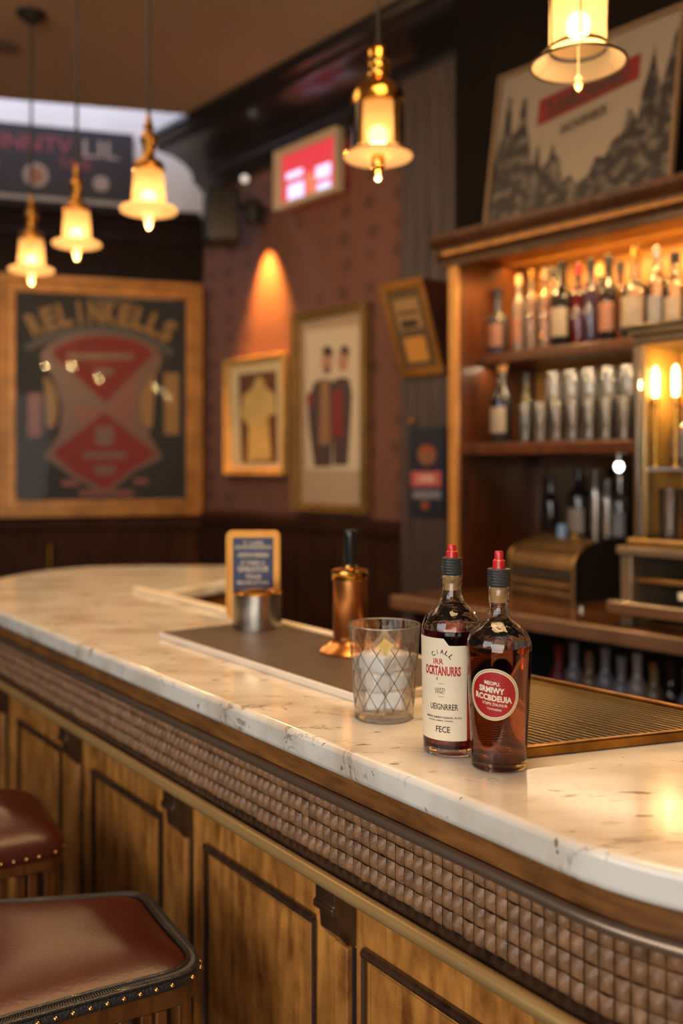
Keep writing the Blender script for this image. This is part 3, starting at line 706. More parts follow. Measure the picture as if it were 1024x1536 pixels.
# ------------------------------------------------------------------ stools
def fillet(P, rad, n=6):
    outp = []
    L_ = len(P)
    for i in range(L_):
        p, a, b = P[i], P[i-1], P[(i+1) % L_]
        e1 = (a-p).normalized(); e2 = (b-p).normalized(); ang = e1.angle(e2); d = rad/math.tan(ang/2)
        q0 = p+e1*d; q1 = p+e2*d
        for k in range(n+1):
            t = k/n; outp.append(q0*(1-t)**2+p*2*t*(1-t)+q1*t*t)
    return outp
def dense(P, step=.012):
    outp = []
    for i in range(len(P)):
        a, b = P[i], P[(i+1) % len(P)]; n = max(1, int((b-a).length/step))
        for k in range(n): outp.append(a.lerp(b, k/n))
    return outp
def stool(loc, zs, dome, label, p=4.0, border=True):
    C2, C1, Fr, Bk = Vector((-.358, 1.715)), Vector((-.202, 1.448)), Vector((-.565, 1.245)), Vector((-.74, 1.655))
    c = (C2+C1+Fr+Bk)/4; t = thing('bar_stool', label, 'stool', (c.x+loc[0], c.y+loc[1], 0))
    O = dense(fillet([q-c for q in (C1, C2, Bk, Fr)], .062))
    sc = lambda k, P=O: [q*(1-k/q.length) for q in P]
    # cushion
    rim = sc(.022 if border else .001); mb = MB(); vs = []; fs = []; K = 14; n = len(rim)
    for j in range(K):
        f_ = math.cos(PI/2*j/K); zz = dome*max(0, 1-f_**p)**(.8 if border else .55)+(0 if j else -.012)
        for q in rim: vs.append((q.x*f_, q.y*f_, zs+zz))
    vs.append((0, 0, zs+dome))
    for j in range(K-1):
        for i in range(n): k = (i+1) % n; fs.append([j*n+i, j*n+k, (j+1)*n+k, (j+1)*n+i])
    for i in range(n): fs.append([(K-1)*n+i, (K-1)*n+(i+1) % n, len(vs)-1])
    mb.add(vs, fs).build('cushion', 'leather', t, smooth=80)
    # braided border: two cords and a flat band between
    def loop(k, z): return [(q.x, q.y, z) for q in sc(k)]
    mb = MB()
    def band(prof, m=0):
        rows = [loop(k, z) for k, z in prof]; nn = len(rows[0]); vv = [p_ for r_ in rows for p_ in r_]; ff = []
        for j in range(len(rows)):
            jj = (j+1) % len(rows)
            for i in range(nn): q = (i+1) % nn; ff.append([j*nn+i, j*nn+q, jj*nn+q, jj*nn+i])
        mb.add(vv, ff, m)
    if border: band([(.0, zs-.015), (.0, zs-.004), (.006, zs+.002), (.018, zs+.003), (.024, zs-.004), (.024, zs-.015)])
    if border: mb.tube(loop(.020, zs+.004), .0035, 8, closed=True); mb.tube(loop(.004, zs+.001), .0035, 8, closed=True)
    else: band([(.003, zs-.022), (.003, zs-.004), (.020, zs-.004), (.020, zs-.022)])
    mb.build('braided_border' if border else 'leather_band', 'piping' if border else 'leather', t, smooth=60)
    # brass nailheads and stitches along the border
    nail_src = None; nn_ = 0; P = sc(-.0005 if border else .0025); acc = 0
    for i in range(len(P)):
        a = P[i]; b = P[(i+1) % len(P)]; acc += (b-a).length
        if acc > .0170 and nn_ < 98:
            acc = 0; nn_ += 1
            if nail_src is None: nail_src = MB().sphere((0, 0, 0), .0040, n=6).build('nailhead', 'nail', t, (a.x, a.y, zs-(.008 if border else .012)))
            else: q = nail_src.copy(); COL.objects.link(q); q.parent = t; q.location = (a.x, a.y, zs-(.008 if border else .012))
    mb = MB(); P = sc(.012); Q = dense(P, .0035) if border else []
    for a in Q: d_ = a.normalized(); mb.tube([(a.x-d_.x*.004, a.y-d_.y*.004, zs+.0038), (a.x+d_.x*.004, a.y+d_.y*.004, zs+.0032)], .0005, 4)
    mb.build('stitching', mat('pale_thread', s2l(120, 104, 84), .5), t) if border else None
    # wooden apron and spindles
    mb = MB(); band([(.006, zs-.044), (.004, zs-.016), (.03, zs-.016), (.03, zs-.044)]); mb.build('seat_rail', 'stool_wood', t, smooth=50)
    mb = MB(); band([(.012, zs-.262), (.012, zs-.232), (.03, zs-.232), (.03, zs-.262)]); mb.build('lower_rail', 'stool_wood', t, smooth=50)
    P = sc(.021); acc = .02; nsp = 0
    for i in range(len(P)):
        a = P[i]; b = P[(i+1) % len(P)]; acc += (b-a).length
        if acc > .028 and nsp < 60:
            acc = 0; nsp += 1; aa = math.atan2((b-a).y, (b-a).x)
            MB().box((a.x, a.y, zs-.142), (.015, .009, .184), aa, top=1.15).build('spindle', 'stool_wood', t, bevel=.002)
    for q in [v*.86 for v in (C1-c, C2-c, Bk-c, Fr-c)]:
        MB().tube([(q.x*.93, q.y*.93, zs-.03), (q.x*1.05, q.y*1.05, .0)], [.019, .014], 12).build('leg', 'stool_wood', t)
    mb = MB(); R4 = [v*.86*1.02 for v in (C1-c, C2-c, Bk-c, Fr-c)]
    for i in range(4): a, b = R4[i], R4[(i+1) % 4]; mb.tube([(a.x, a.y, .22), (b.x, b.y, .22)], .009, 8)
    mb.build('foot_ring', 'brass_dark', t)
    return t
stool((0, 0), .72, .030, 'chestnut leather bar stool nearest the camera with braided black border', 3.2)
stool((-.360, .494), .712, .066, 'domed brown leather bar stool behind the nearest stool', 2.4, False)

# ------------------------------------------------------------------ room shell
corner = Vector((-.900, 6.088)); cb = Vector((math.cos(TH_B), math.sin(TH_B)))
def wall_slab(name, P, Q, thick, z0, z1, m, side):
    P = Vector(P); Q = Vector(Q); t = (Q-P).normalized(); n = Vector((-t.y, t.x))*side*thick
    return struct(MB().prism([tuple(P), tuple(Q), tuple(Q+n), tuple(P+n)], z0, z1).build(name, m, smooth=0))
U3 = 3.3
rw0 = UV(U3, v_at(305, U3)-.0).xy; rw1 = UV(U3, 0.6).xy
wall_slab('wall_right', rw0, rw1, .15, 0, 4.3, 'wallpaper', 1)
bw0 = corner-cb*4.2
wall_slab('wall_back', bw0, corner+cb*.1, .15, 0, 3.12, 'dark_wood', 1)
wall_slab('wall_back_upper', bw0, corner+cb*.1, .15, 3.12, 4.3, 'white_wall', 1)
struct(MB().prism([(-6, -3.5), (4.5, -3.5), (4.5, 8), (-6, 8)], -.1, 0).build('floor', 'floor', smooth=0))
# ceiling stops short of the far wall, leaving a light slot
CZ = 3.55
eL = Vector(((0-512)/F*5.2, 5.2)); eR = Vector(((272-512)/F*5.43, 5.43)); ed = (eR-eL).normalized()
cl = eL-ed*4; cr = eR+ed*.45
rr1 = UV(U3+.1, .6).xy
struct(MB().prism([tuple(cl), (cl.x, -3.5), (3.6, -3.5), tuple(rr1), tuple(UV(U3+.1, -4.3).xy), tuple(cr)], CZ, CZ+.1).build('ceiling', 'ceiling', smooth=0))
struct(MB().prism([tuple(cl-Vector((0, .2))), tuple(cr-Vector((0, .2))), (corner.x+.6, corner.y+.5), tuple(bw0+Vector((0, .3)))], 4.28, 4.36).build('ceiling_slot_top', 'white_wall', smooth=0))
struct(MB().prism([tuple(cl), tuple(cr), tuple(cr+Vector((0, -.08))), tuple(cl+Vector((0, -.08)))], CZ+.1, 4.3).build('ceiling_slot_side', 'white_wall', smooth=0))
# trims on the walls
def along_right(prof, v0, v1, name, m):
    n = len(prof); vs = [UV(u, v, z) for v in (v0, v1) for u, z in prof]
    fs = [list(range(n)), [n+i for i in range(n)][::-1]]+[[i, n+i, n+(i+1) % n, (i+1) % n] for i in range(n)]
    return struct(MB().add(vs, fs).build(name, m, smooth=30))
vc = v_at(305, U3)
cor = [(U3, 3.27), (3.25, 3.27), (3.235, 3.30), (3.20, 3.31), (3.19, 3.33)]
for i in range(9):
    a = PI/2*i/8; cor.append((3.19-.25*(1-math.cos(a)), 3.335+.13*math.sin(a)))
cor += [(2.93, 3.47), (2.92, 3.49), (2.875, 3.50), (2.86, 3.52), (2.86, CZ-.001), (U3, CZ-.001)]
along_right(cor, vc+.05, -2.63, 'trim_1', 'cornice')
along_right([(U3, 1.14), (3.26, 1.14), (3.245, 1.19), (3.25, 1.215), (3.27, 1.225), (U3, 1.225)], vc+.02, -3.17, 'trim_2', 'wainscot')
along_right([(U3, 0.0), (3.275, 0.0), (3.275, 1.14), (U3, 1.14)], vc+.02, -3.17, 'trim_3', 'wainscot')
mbp = MB()
for v in (-5.15, -4.83, -4.51, -4.19, -3.87, -3.55, -3.30):
    for dv in (0,):
        P = [UV(3.268, v, 1.14), UV(3.268, v, .1)]; mbp.tube(P, .012, 6)
struct(mbp.build('trim_4', 'wainscot'))
def along_back(x0, x1, d, z0, z1, name, m):
    P = corner+cb*x0; Q = corner+cb*x1; n = Vector((cb.y, -cb.x))*d
    return struct(MB().prism([tuple(P), tuple(Q), tuple(Q+n), tuple(P+n)], z0, z1).build(name, m, smooth=0, bevel=.006))
along_back(-4.2, -.03, .05, 1.11, 1.17, 'trim_5', 'wainscot')
along_back(-4.2, -.03, .025, 0.0, 1.11, 'trim_6', 'wainscot')
along_back(-4.2, -.03, .06, 3.08, 3.14, 'trim_7', 'dark_wood')
along_back(-4.2, -.03, .035, 2.93, 2.98, 'trim_8', 'dark_wood')
mbp = MB(); nb = Vector((cb.y, -cb.x))
for i in range(9):
    q = corner-cb*(.25+.42*i)+nb*.03; mbp.box((q.x, q.y, .6), (.05, .02, 1.0), TH_B)
struct(mbp.build('trim_9', 'wainscot', bevel=.004))
# pilaster between wall and cabinet
pa, pb = -3.163, -2.53
struct(MB().prism([tuple(UV(3.1, pa).xy), tuple(UV(3.1, pb).xy), tuple(UV(3.3, pb).xy), tuple(UV(3.3, pa).xy)], 0, 3.33).build('trim_10', 'pilaster', smooth=0, bevel=.008))
mbp = MB()
for i in range(5):
    v = pa+.09+i*.085; mbp.tube([UV(3.098, v, 1.28), UV(3.098, v, 3.2)], .009, 8)
struct(mbp.build('trim_11', 'pilaster'))
# bulkhead over the cabinet
struct(MB().prism([tuple(UV(2.9, -2.631).xy), tuple(UV(2.9, .4).xy), tuple(UV(3.3, .4).xy), tuple(UV(3.3, -2.631).xy)], 2.405, CZ).build('wall_bulkhead', 'bulkhead', smooth=0))

# ------------------------------------------------------------------ back bar
bb = thing('back_bar_cabinet', 'tall cherry wood back bar cabinet with lit bottle shelves', 'cabinet', UV(2.7, -1.8, 0), TH_R)
def L_(u, v, z=0): return Vector((v+1.8, u-2.7, z))     # cabinet-local coordinates
def bbox(mb, u0, u1, v0, v1, z0, z1, m=0): c = L_((u0+u1)/2, (v0+v1)/2, (z0+z1)/2); mb.box(c, (abs(v1-v0), abs(u1-u0), z1-z0), 0, m)
v0, v1 = -2.47, -.95
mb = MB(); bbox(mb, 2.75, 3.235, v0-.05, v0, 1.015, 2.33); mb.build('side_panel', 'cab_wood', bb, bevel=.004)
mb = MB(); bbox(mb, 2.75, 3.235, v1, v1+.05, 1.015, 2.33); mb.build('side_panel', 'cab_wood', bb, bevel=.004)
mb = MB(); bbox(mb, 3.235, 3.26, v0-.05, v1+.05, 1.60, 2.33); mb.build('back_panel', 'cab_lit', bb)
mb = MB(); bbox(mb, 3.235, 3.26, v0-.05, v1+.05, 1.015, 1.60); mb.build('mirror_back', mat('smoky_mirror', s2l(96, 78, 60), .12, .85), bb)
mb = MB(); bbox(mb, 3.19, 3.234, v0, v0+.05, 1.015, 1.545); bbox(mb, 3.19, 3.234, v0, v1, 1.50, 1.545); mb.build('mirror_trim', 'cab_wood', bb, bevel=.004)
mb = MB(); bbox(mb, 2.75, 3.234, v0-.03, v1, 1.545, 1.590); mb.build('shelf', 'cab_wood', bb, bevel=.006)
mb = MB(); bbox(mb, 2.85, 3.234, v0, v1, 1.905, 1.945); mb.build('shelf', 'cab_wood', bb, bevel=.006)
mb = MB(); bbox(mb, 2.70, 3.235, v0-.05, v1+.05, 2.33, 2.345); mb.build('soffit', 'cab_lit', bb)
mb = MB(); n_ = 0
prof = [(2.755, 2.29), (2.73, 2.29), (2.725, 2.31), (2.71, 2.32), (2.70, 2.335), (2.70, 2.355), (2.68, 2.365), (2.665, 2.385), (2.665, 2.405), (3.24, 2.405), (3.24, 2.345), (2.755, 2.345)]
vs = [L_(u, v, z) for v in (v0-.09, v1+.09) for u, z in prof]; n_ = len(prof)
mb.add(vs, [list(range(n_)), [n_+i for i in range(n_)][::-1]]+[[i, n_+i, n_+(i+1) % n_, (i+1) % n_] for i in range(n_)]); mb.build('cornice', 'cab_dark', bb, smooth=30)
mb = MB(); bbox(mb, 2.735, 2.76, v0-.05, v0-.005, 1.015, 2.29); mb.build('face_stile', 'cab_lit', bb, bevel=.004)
mb = MB(); bbox(mb, 3.06, 3.234, v0+.25, v1, 1.015, 1.20); mb.build('bottle_step', 'cab_wood', bb, bevel=.004)
# counter of the back bar
ct = thing('back_counter', 'polished brown counter with metal-edged front under the shelves', 'counter', UV(2.7, -1.8, 0), TH_R)
mb = MB(); bbox(mb, 2.462, 3.29, -2.54, .3, .972, 1.0145); mb.build('worktop', 'counter_back', ct, bevel=.004)
mb = MB(); bbox(mb, 2.442, 2.4615, -2.55, .3, .965, 1.0155); mb.build('metal_edge', mat('worn_edge_metal', s2l(176, 150, 124), .3, .8, var=.2, scale=6), ct, bevel=.006, bseg=3)
mb = MB(); bbox(mb, 2.56, 3.29, -2.54, -2.50, 0, .971); mb.build('end_panel', 'dark_wood', ct)
mb = MB(); bbox(mb, 3.22, 3.25, -2.50, .3, 0, .971); mb.build('back_panel', 'black_matte', ct)
mb = MB(); bbox(mb, 2.56, 3.22, -2.50, .3, .57, .60); mb.build('shelf', 'black_matte', ct)
mb = MB(); bbox(mb, 2.60, 3.22, -2.50, .3, 0, .10); mb.build('plinth', 'black_matte', ct)

# small pot lights in the soffit
proto = None
for i, v in enumerate((-2.293, -1.881, -1.47)):
    lab = ['round warm downlight in the left end of the lit cabinet soffit', 'second round warm downlight from the left in cabinet soffit', 'third round warm downlight in cabinet soffit, above the glass case'][i]
    p_ = UV(2.79, v, 2.318)
    t = thing('downlight', lab, 'light', p_, 0, 'cabinet soffit downlights')
    MB().lathe([(.033, .012), (.036, .010), (.036, .001), (.028, 0), (.028, .012)], 24, cap=False).build('ring', 'brass', t)
    MB().lathe([(1e-6, .002), (.022, .003), (.027, .008), (.027, .011)], 24).build('lens', emis('downlight_lens', (1, .74, .36), 16), t)
    l = bpy.data.lights.new('cabinet_light', 'SPOT'); l.energy = 7; l.color = (1, .58, .20); l.spot_size = math.radians(165); l.spot_blend = .6; l.shadow_soft_size = .03
    o = bpy.data.objects.new('cabinet_light', l); COL.objects.link(o); o.location = UV(2.83, v, 2.30); o.rotation_euler = (0, 0, 0)

# ------------------------------------------------------------------ shelf bottles
def shelf_bottle(name, label, loc, h, r, kind, gm, cap_m, lab_m=None, group=None, liquid=None, squat=False, wall=True):
    t = thing(name, label, 'bottle', loc, TH_R, group)
    rn = min(.016, r*.42)
    if squat: body = [(r*.92, 0), (r, .006), (r, h*.50), (r*.93, h*.56), (r*.6, h*.61), (rn, h*.65), (rn, h*.9)]
    elif kind == 'wine': body = [(r*.92, 0), (r, .006), (r, h*.56), (r*.92, h*.63), (r*.55, h*.70), (rn, h*.76), (rn, h*.96)]
    else: body = [(r*.92, 0), (r, .006), (r, h*.6), (r*.9, h*.66), (r*.5, h*.72), (rn, h*.76), (rn, h*.92)]
    prof = [(1e-6, 0)]+body
    if wall: prof = prof+[(max(q[0]-.003, .004), q[1]) for q in body[::-1][:-1]]+[(1e-6, .01)]
    else: prof = prof+[(1e-6, body[-1][1])]
    MB().lathe(prof, 24, cap=False).build('glass_body', gm, t, smooth=40)
    if liquid:
        zl = h*.55; MB().lathe([(1e-6, .011), (r-.0045, .011), (r-.0045, min(zl, body[2][1])), (1e-6, min(zl, body[2][1]))], 24, cap=False).build('liquid', liquid, t, smooth=40)
    MB().lathe([(rn+.002, body[-1][1]-h*.05), (rn+.0025, h*.99), (rn*.8, h), (1e-6, h)], 20).build('cap', cap_m, t, smooth=40)
    if lab_m:
        mb = MB(); n = 20; z0, z1 = h*.14, h*.46
        vs = []; a0, a1 = -1.25, 1.25
        for i in range(n+1):
            a = a0+(a1-a0)*i/n
            for z in (z0, z1): vs.append(((r+.0006)*math.sin(a-.2), -(r+.0006)*math.cos(a-.2), z))
        mb.add(vs, [[2*i, 2*i+2, 2*i+3, 2*i+1] for i in range(n)]); mb.build('label', lab_m, t)
    return t
gdark = mat('dark_bottle_glass', (.012, .010, .010), .08, coat=.5)
gred = mat('dark_red_glass', s2l(70, 16, 12), .08, coat=.6)
gpurple = mat('plum_glass', s2l(54, 40, 60), .1, coat=.6)
grose = thin_glass('rose_glass', (.95, .70, .58), .25); gamber = thin_glass('pale_amber_glass', (.95, .70, .40), .2)
ggreen = mat('olive_glass', s2l(62, 58, 14), .1, coat=.5); gsmoke = mat('slate_blue_glass', s2l(58, 58, 66), .12, coat=.5)
lwhite = mat('white_label', s2l(150, 136, 118), .5, var=.25, scale=40); lpink = mat('pinkish_label', s2l(140, 96, 78), .5, var=.25, scale=40); lgrey = mat('grey_label', s2l(130, 128, 130), .5, var=.2, scale=50)
ccream = mat('cream_cap', s2l(214, 176, 120), .4); lamb = mat('amber_liquid_fill', s2l(196, 120, 50), .1, trans=.8, ior=1.33)
rows = [  # px, width, top y, kind, glass, cap, label, description
 (747, 32, 432, 'squat', gsmoke, 'black', lpink, 'short slate-grey bottle with black cap at left end of upper shelf'),
 (778, 19, 412, 'std', grose, ccream, lpink, 'slim rose-tinted bottle, second from the left on upper shelf'),
 (797, 20, 405, 'std', gamber, 'brass', None, 'slim pale amber bottle, third from the left on upper shelf'),
 (818, 20, 402, 'std', gamber, ccream, None, 'slim amber bottle just left of the black bottle on upper shelf'),
 (843, 32, 392, 'wine', gdark, 'black', lwhite, 'black bottle with pale label, highest-shouldered on upper shelf'),
 (867, 22, 395, 'std', gred, 'red_cap', None, 'dark red bottle right of the black pale-labelled bottle'),
 (886, 24, 388, 'std', gpurple, 'black', None, 'plum-coloured bottle in the middle of upper shelf'),
 (913, 28, 383, 'wine', gdark, 'black', lpink, 'dark bottle with pinkish label left of the clear square bottle'),
 (953, 40, 370, 'squat', M['glassbg'], 'brass', lwhite, 'broad clear bottle with pale label right of the dark bottles'),
 (985, 26, 370, 'std', M['glassbg'], 'steel', lgrey, 'clear bottle with grey label above the glass case'),
 (1012, 30, 378, 'std', M['glassbg'], 'black', lwhite, 'clear bottle at the far right of the upper shelf in view')]
uS = 2.95
for px, w, ty, kind, gm, cap_, lb, desc in rows:
    Y = y_at(px, uS); h = z_at(ty, Y)-1.945; r = w/2*Y/F*1.02
    t = shelf_bottle('liquor_bottle', desc, UV(uS, v_at(px, uS), 1.945), h, r, kind if kind != 'squat' else 'std', gm, cap_, lb, 'bottles on the upper shelf', squat=(kind == 'squat'), wall=gm in (grose, gamber, M['glassbg']), liquid=None)
# second row behind
for i, (px, ty, gm, desc) in enumerate([(756, 392, M['glassbg'], 'tall clear bottle behind the short slate-grey bottle'), (830, 400, gamber, 'amber bottle standing in back row behind black bottle'), (900, 398, gdark, 'dark bottle in back row between plum and pink-labelled bottles'), (930, 392, gred, 'dark red bottle in back row left of the broad clear bottle')]):
    u = 3.10; Y = y_at(px, u); h = z_at(ty, Y)-1.945
    shelf_bottle('liquor_bottle', desc, UV(u, v_at(px, u), 1.945), h, .034, 'std', gm, ccream if i % 2 == 0 else 'black', None, 'bottles on the upper shelf', wall=gm in (gamber, M['glassbg']))
u = 2.87
for px, ty, w, gm, cap_, lb, desc in [(752, 548, 33, gdark, 'gold_frame', lwhite, 'black wine bottle with white label left of the rows of glasses'), (779, 560, 18, ggreen, 'black', None, 'slim olive bottle beside the black wine bottle on lower shelf')]:
    Y = y_at(px, u); h = z_at(ty, Y)-1.590
    shelf_bottle('wine_bottle', desc, UV(u+(.04 if w < 20 else 0), v_at(px, u), 1.590), h, w/2*Y/F, 'wine', gm, cap_, lb, 'bottles on the lower shelf', wall=False)
# tumblers and wine glasses on the lower shelf
def glass_proto(kind, loc, label, group):
    if kind == 'tumbler':
        mb = MB().lathe([(1e-6, 0), (.026, 0), (.0265, .002), (.0315, .150), (.0302, .151), (.0292, .149), (.0250, .012), (1e-6, .010)], 24, cap=False)
    else:
        mb = MB().lathe([(1e-6, 0), (.033, .0), (.033, .002), (.008, .006), (.0045, .012), (.0045, .095), (.010, .105), (.028, .120), (.036, .145), (.034, .185), (.029, .225), (.0278, .225), (.0325, .185), (.0345, .146), (.027, .124), (1e-6, .110)], 24, cap=False)
    if kind != 'tumbler': mb.v = [(x, y, z*1.24) for x, y, z in mb.v]
    o = mb.build('highball_glass' if kind == 'tumbler' else 'wine_glass', 'glassbg' if kind == 'tumbler' else thin_glass('stemware_glass', (.97, .95, .92), .16, ior=1.6), None, loc, 0, smooth=50); tag(o, label, 'glass', group); return o
g1 = None
for row, (u, n, off) in enumerate(((2.83, 9, 0), (2.91, 9, .033))):
    for i in range(n):
        loc = UV(u, -2.215+off+i*.070, 1.590)
        lab = 'straight clear highball glass in the %s row on the lower shelf' % ('front' if row == 0 else 'second'); gr = 'highball glasses, %s row' % ('front' if row == 0 else 'second')
        if g1 is None: g1 = glass_proto('tumbler', loc, lab, gr)
        else: o = g1.copy(); COL.objects.link(o); o.location = loc; o['label'] = lab; o['group'] = gr
g2 = None
for row, u in enumerate((3.02, 3.12)):
    for i in range(8):
        loc = UV(u, -2.22+i*.082+row*.04, 1.590); lab = 'stemmed wine glass in the %s stemware row behind the highballs' % ('nearer' if row == 0 else 'farther'); gr = 'wine glasses, %s row' % ('nearer' if row == 0 else 'farther')
        if g2 is None: g2 = glass_proto('wine', loc, lab, gr)
        else: o = g2.copy(); COL.objects.link(o); o.location = loc; o['label'] = lab; o['group'] = gr
# warm light under upper shelf
def area(name, loc, rot, sx, sy, e, col):
    l = bpy.data.lights.new(name, 'AREA'); l.shape = 'RECTANGLE'; l.size = sx; l.size_y = sy; l.energy = e; l.color = col
    o = bpy.data.objects.new(name, l); COL.objects.link(o); o.location = loc; o.rotation_euler = rot; return o
o = area('cabinet_strip', UV(3.02, -1.75, 2.325), (0, 0, 0), 1.4, .03, 10, (1, .56, .16)); o.rotation_euler = (Matrix.Rotation(TH_R, 3, 'Z') @ Matrix.Rotation(math.radians(-25), 3, 'X')).to_euler(); o.rotation_euler = (math.radians(25), 0, TH_R)
area('shelf_strip', UV(2.90, -1.75, 1.900), (0, 0, TH_R), 1.4, .02, 5, (1, .74, .44))
# things below the lower shelf, behind the register
def things_below():
    u = 3.12; z = 1.20
    shelf_bottle('liquor_bottle', 'bottle with broad white label on the step behind the register', UV(u, v_at(868, u), z), .30, .045, 'std', gdark, 'black', lwhite, None, wall=False)
    shelf_bottle('liquor_bottle', 'dark slim bottle left end of the step behind the register', UV(u, v_at(826, u), z), .26, .03, 'std', gdark, 'black', None, None, wall=False)
    shelf_bottle('liquor_bottle', 'clear bottle on the step under the white bulb', UV(u, v_at(930, u), z), .27, .032, 'std', M['glassbg'], 'steel', lgrey, None)
    for px, h, r, lab in ((893, .30, .026, 'tall steel cocktail shaker on the step behind the register'), (911, .26, .026, 'shorter steel cocktail shaker beside the tall one')):
        t = thing('cocktail_shaker', lab, 'shaker', UV(u-.02, v_at(px, u-.02), z))
        MB().lathe([(r*.75, 0), (r, h*.62), (r, h*.64)], 24).build('tin', 'steel', t); MB().lathe([(r*1.02, h*.64), (r*.9, h*.74), (r*.5, h*.82), (r*.48, h*.95), (r*.3, h)], 24).build('lid', 'steel', t)
    t = MB().lathe([(.0, 0), (.02, 0), (.02, .20), (.016, .21), (0.0001, .21)], 20).build('blue_tube', mat('blue_lit_surface', s2l(120, 150, 190), .25), None, UV(3.02, v_at(843, 3.02), 1.0145)); t.scale = (1, 1, 1.25)  # blue light on the tube put into its base colour
    tag(t, 'slim pale blue cylinder standing behind the register', 'canister')
    t = thing('pendant_bulb', 'small bare white bulb hanging under the lower cabinet shelf', 'light bulb', UV(2.86, v_at(928, 2.86), 1.543))
    MB().lathe([(.010, -.03), (.010, 0.0)], 12).build('socket', 'steel', t); MB().sphere((0, 0, -.042), .014, n=8, sz=1.3).build('bulb', emis('white_bulb', (1, .95, .85), 9), t)
things_below()

# ------------------------------------------------------------------ old register with curved top
q0 = Vector(((764-512)/F*3.55, 3.55)); q1 = Vector(((862-512)/F*3.30, 3.30))
q1 = Vector((.825, 3.30)); q0 = Vector((.645, 3.60)); wd = (q1-q0); W_ = wd.length; wn = wd.normalized(); dn = Vector((-wn.y, wn.x))
rg = thing('cash_register', 'old bronze-coloured register with curved ribbed top on the back counter', 'cash register', (q0.x, q0.y, 1.0145), math.atan2(wn.y, wn.x))
def side(u_):
    pts = [(0, .0), (0, .135)]
    for i in range(9): a = PI/2*i/8; pts.append((.20*(1-math.cos(a)), .135+.085*math.sin(a)))
    pts += [(.25, .22), (.25, 0)]; return pts
P = side(0)
def reg_prism(x0, x1, P, m, name, par=rg, **k):
    n = len(P); vs = [(x, y, z) for x in (x0, x1) for y, z in P]
    return MB().add(vs, [list(range(n)), [n+i for i in range(n)][::-1]]+[[i, n+i, n+(i+1) % n, (i+1) % n] for i in range(n)]).build(name, m, par, smooth=25, **k)
reg_m = mat('aged_bronze_body', s2l(120, 92, 58), .35, .6, var=.3, scale=12)
reg_prism(.012, W_-.012, [(y+.004, z*.97) for y, z in P], reg_m, 'body')
reg_prism(W_-.0118, W_, P, 'black', 'side_plate'); reg_prism(0, .0118, P, reg_m, 'side_plate')
for x in (.006, W_-.006): MB().tube([(x, y-.001, z) for y, z in P[:-1]], .006, 8).build('edge_trim', 'brass_rail', rg)
mb = MB()
for z in (.02, .055, .118): mb.tube([(.015, .001, z), (W_-.015, .001, z)], .009, 8)
for i in range(2, 9, 2): y, z = P[i]; mb.tube([(.015, y+.003, z*.97), (W_-.015, y+.003, z*.97)], .005, 8)
mb.build('ribs', reg_m, rg)
MB().box((W_/2, .002, .092), (W_-.03, .008, .026)).build('key_slot', 'black_matte', rg)
mb = MB()
for i in range(10): mb.box((.04+i*(W_-.08)/9, -.004, .092), (.012, .006, .010))
mb.build('keys', 'bronze', rg, bevel=.002)
MB().lathe([(.03, 0), (.028, .008), (1e-5, .011)], 20, (W_*.55, .16, .219)).build('top_boss', 'brass', rg)
MB().lathe([(.016, 0), (.016, .012), (.010, .016), (1e-5, .016)], 16).build('bottle_cap_dish', 'steel', None, (.815, 3.17, 1.0145))
tag(bpy.data.objects['bottle_cap_dish'], 'tiny pale metal dish on the back counter before the register', 'dish')

# ------------------------------------------------------------------ rack and glass case
rk = thing('counter_rack', 'grey open-shelved unit on the back counter under the glass case', 'rack', UV(2.52, -1.609, 1.0145), TH_R)
rkm = mat('worn_grey_metal', s2l(140, 120, 96), .35, .5, var=.2, scale=8)
RW, RD, RH = .62, .42, .243
mb = MB(); mb.box((.02, RD/2, RH/2), (.04, RD, RH)); mb.build('side_wall', rkm, rk, bevel=.004)
mb = MB(); mb.box((RW-.02, RD/2, RH/2), (.04, RD, RH)); mb.build('side_wall', rkm, rk, bevel=.004)
mb = MB(); mb.box((RW/2, RD/2, RH-.014), (RW+.02, RD+.02, .028)); mb.build('top_board', rkm, rk, bevel=.006)
mb = MB(); mb.box((RW/2, RD/2+.01, RH*.58), (RW-.09, RD-.03, .014)); mb.build('shelf', 'brass_rail', rk, bevel=.002)
mb = MB(); mb.box((RW/2, RD-.01, RH/2), (RW-.08, .02, RH-.03)); mb.build('back_panel', 'black_matte', rk)
mb = MB(); mb.box((RW/2+.0, -.012, .058), (RW+.06, .045, .040)); mb.build('drawer_front', mat('bright_edge_metal', s2l(206, 186, 156), .2, .9), rk, bevel=.008, bseg=3)
mb = MB(); mb.box((.20, .02, .105), (.035, .004, .022)); mb.build('price_tag', 'label_cream', rk)
gc = thing('glass_case', 'metal-framed glass display case with glowing bulbs at right', 'display case', UV(2.545, v_at(949, 2.545), 1.0145+.2435), TH_R)
CW, CD, CH = .50, .26, .67; case_u0 = 2.545; case_v0 = v_at(949, 2.545); fm = mat('antique_nickel', s2l(138, 120, 98), .28, .85, var=.2, scale=10)
t_ = .018
for x in (0, CW):
    for y in (0, CD):
        mb = MB(); mb.box((x+t_/2 if x == 0 else x-t_/2, y+t_/2 if y == 0 else y-t_/2, CH/2), (t_, t_, CH)); mb.build('post', fm, gc, bevel=.005, bseg=3)
for x, y in ((.030, .004), ):
    mb = MB(); mb.box((x+.004, y+.002, CH/2), (.012, .012, CH-.05)); mb.build('inner_bead', 'brass_rail', gc, bevel=.003)
mb = MB(); mb.box((CW/2, CD/2, CH-.02), (CW+.022, CD+.022, .022)); mb.box((CW/2, CD/2, CH-.045), (CW+.01, CD+.01, .024)); mb.box((CW/2, CD/2, CH-.002), (CW+.036, CD+.036, .014)); mb.build('top_cap', fm, gc, bevel=.005)
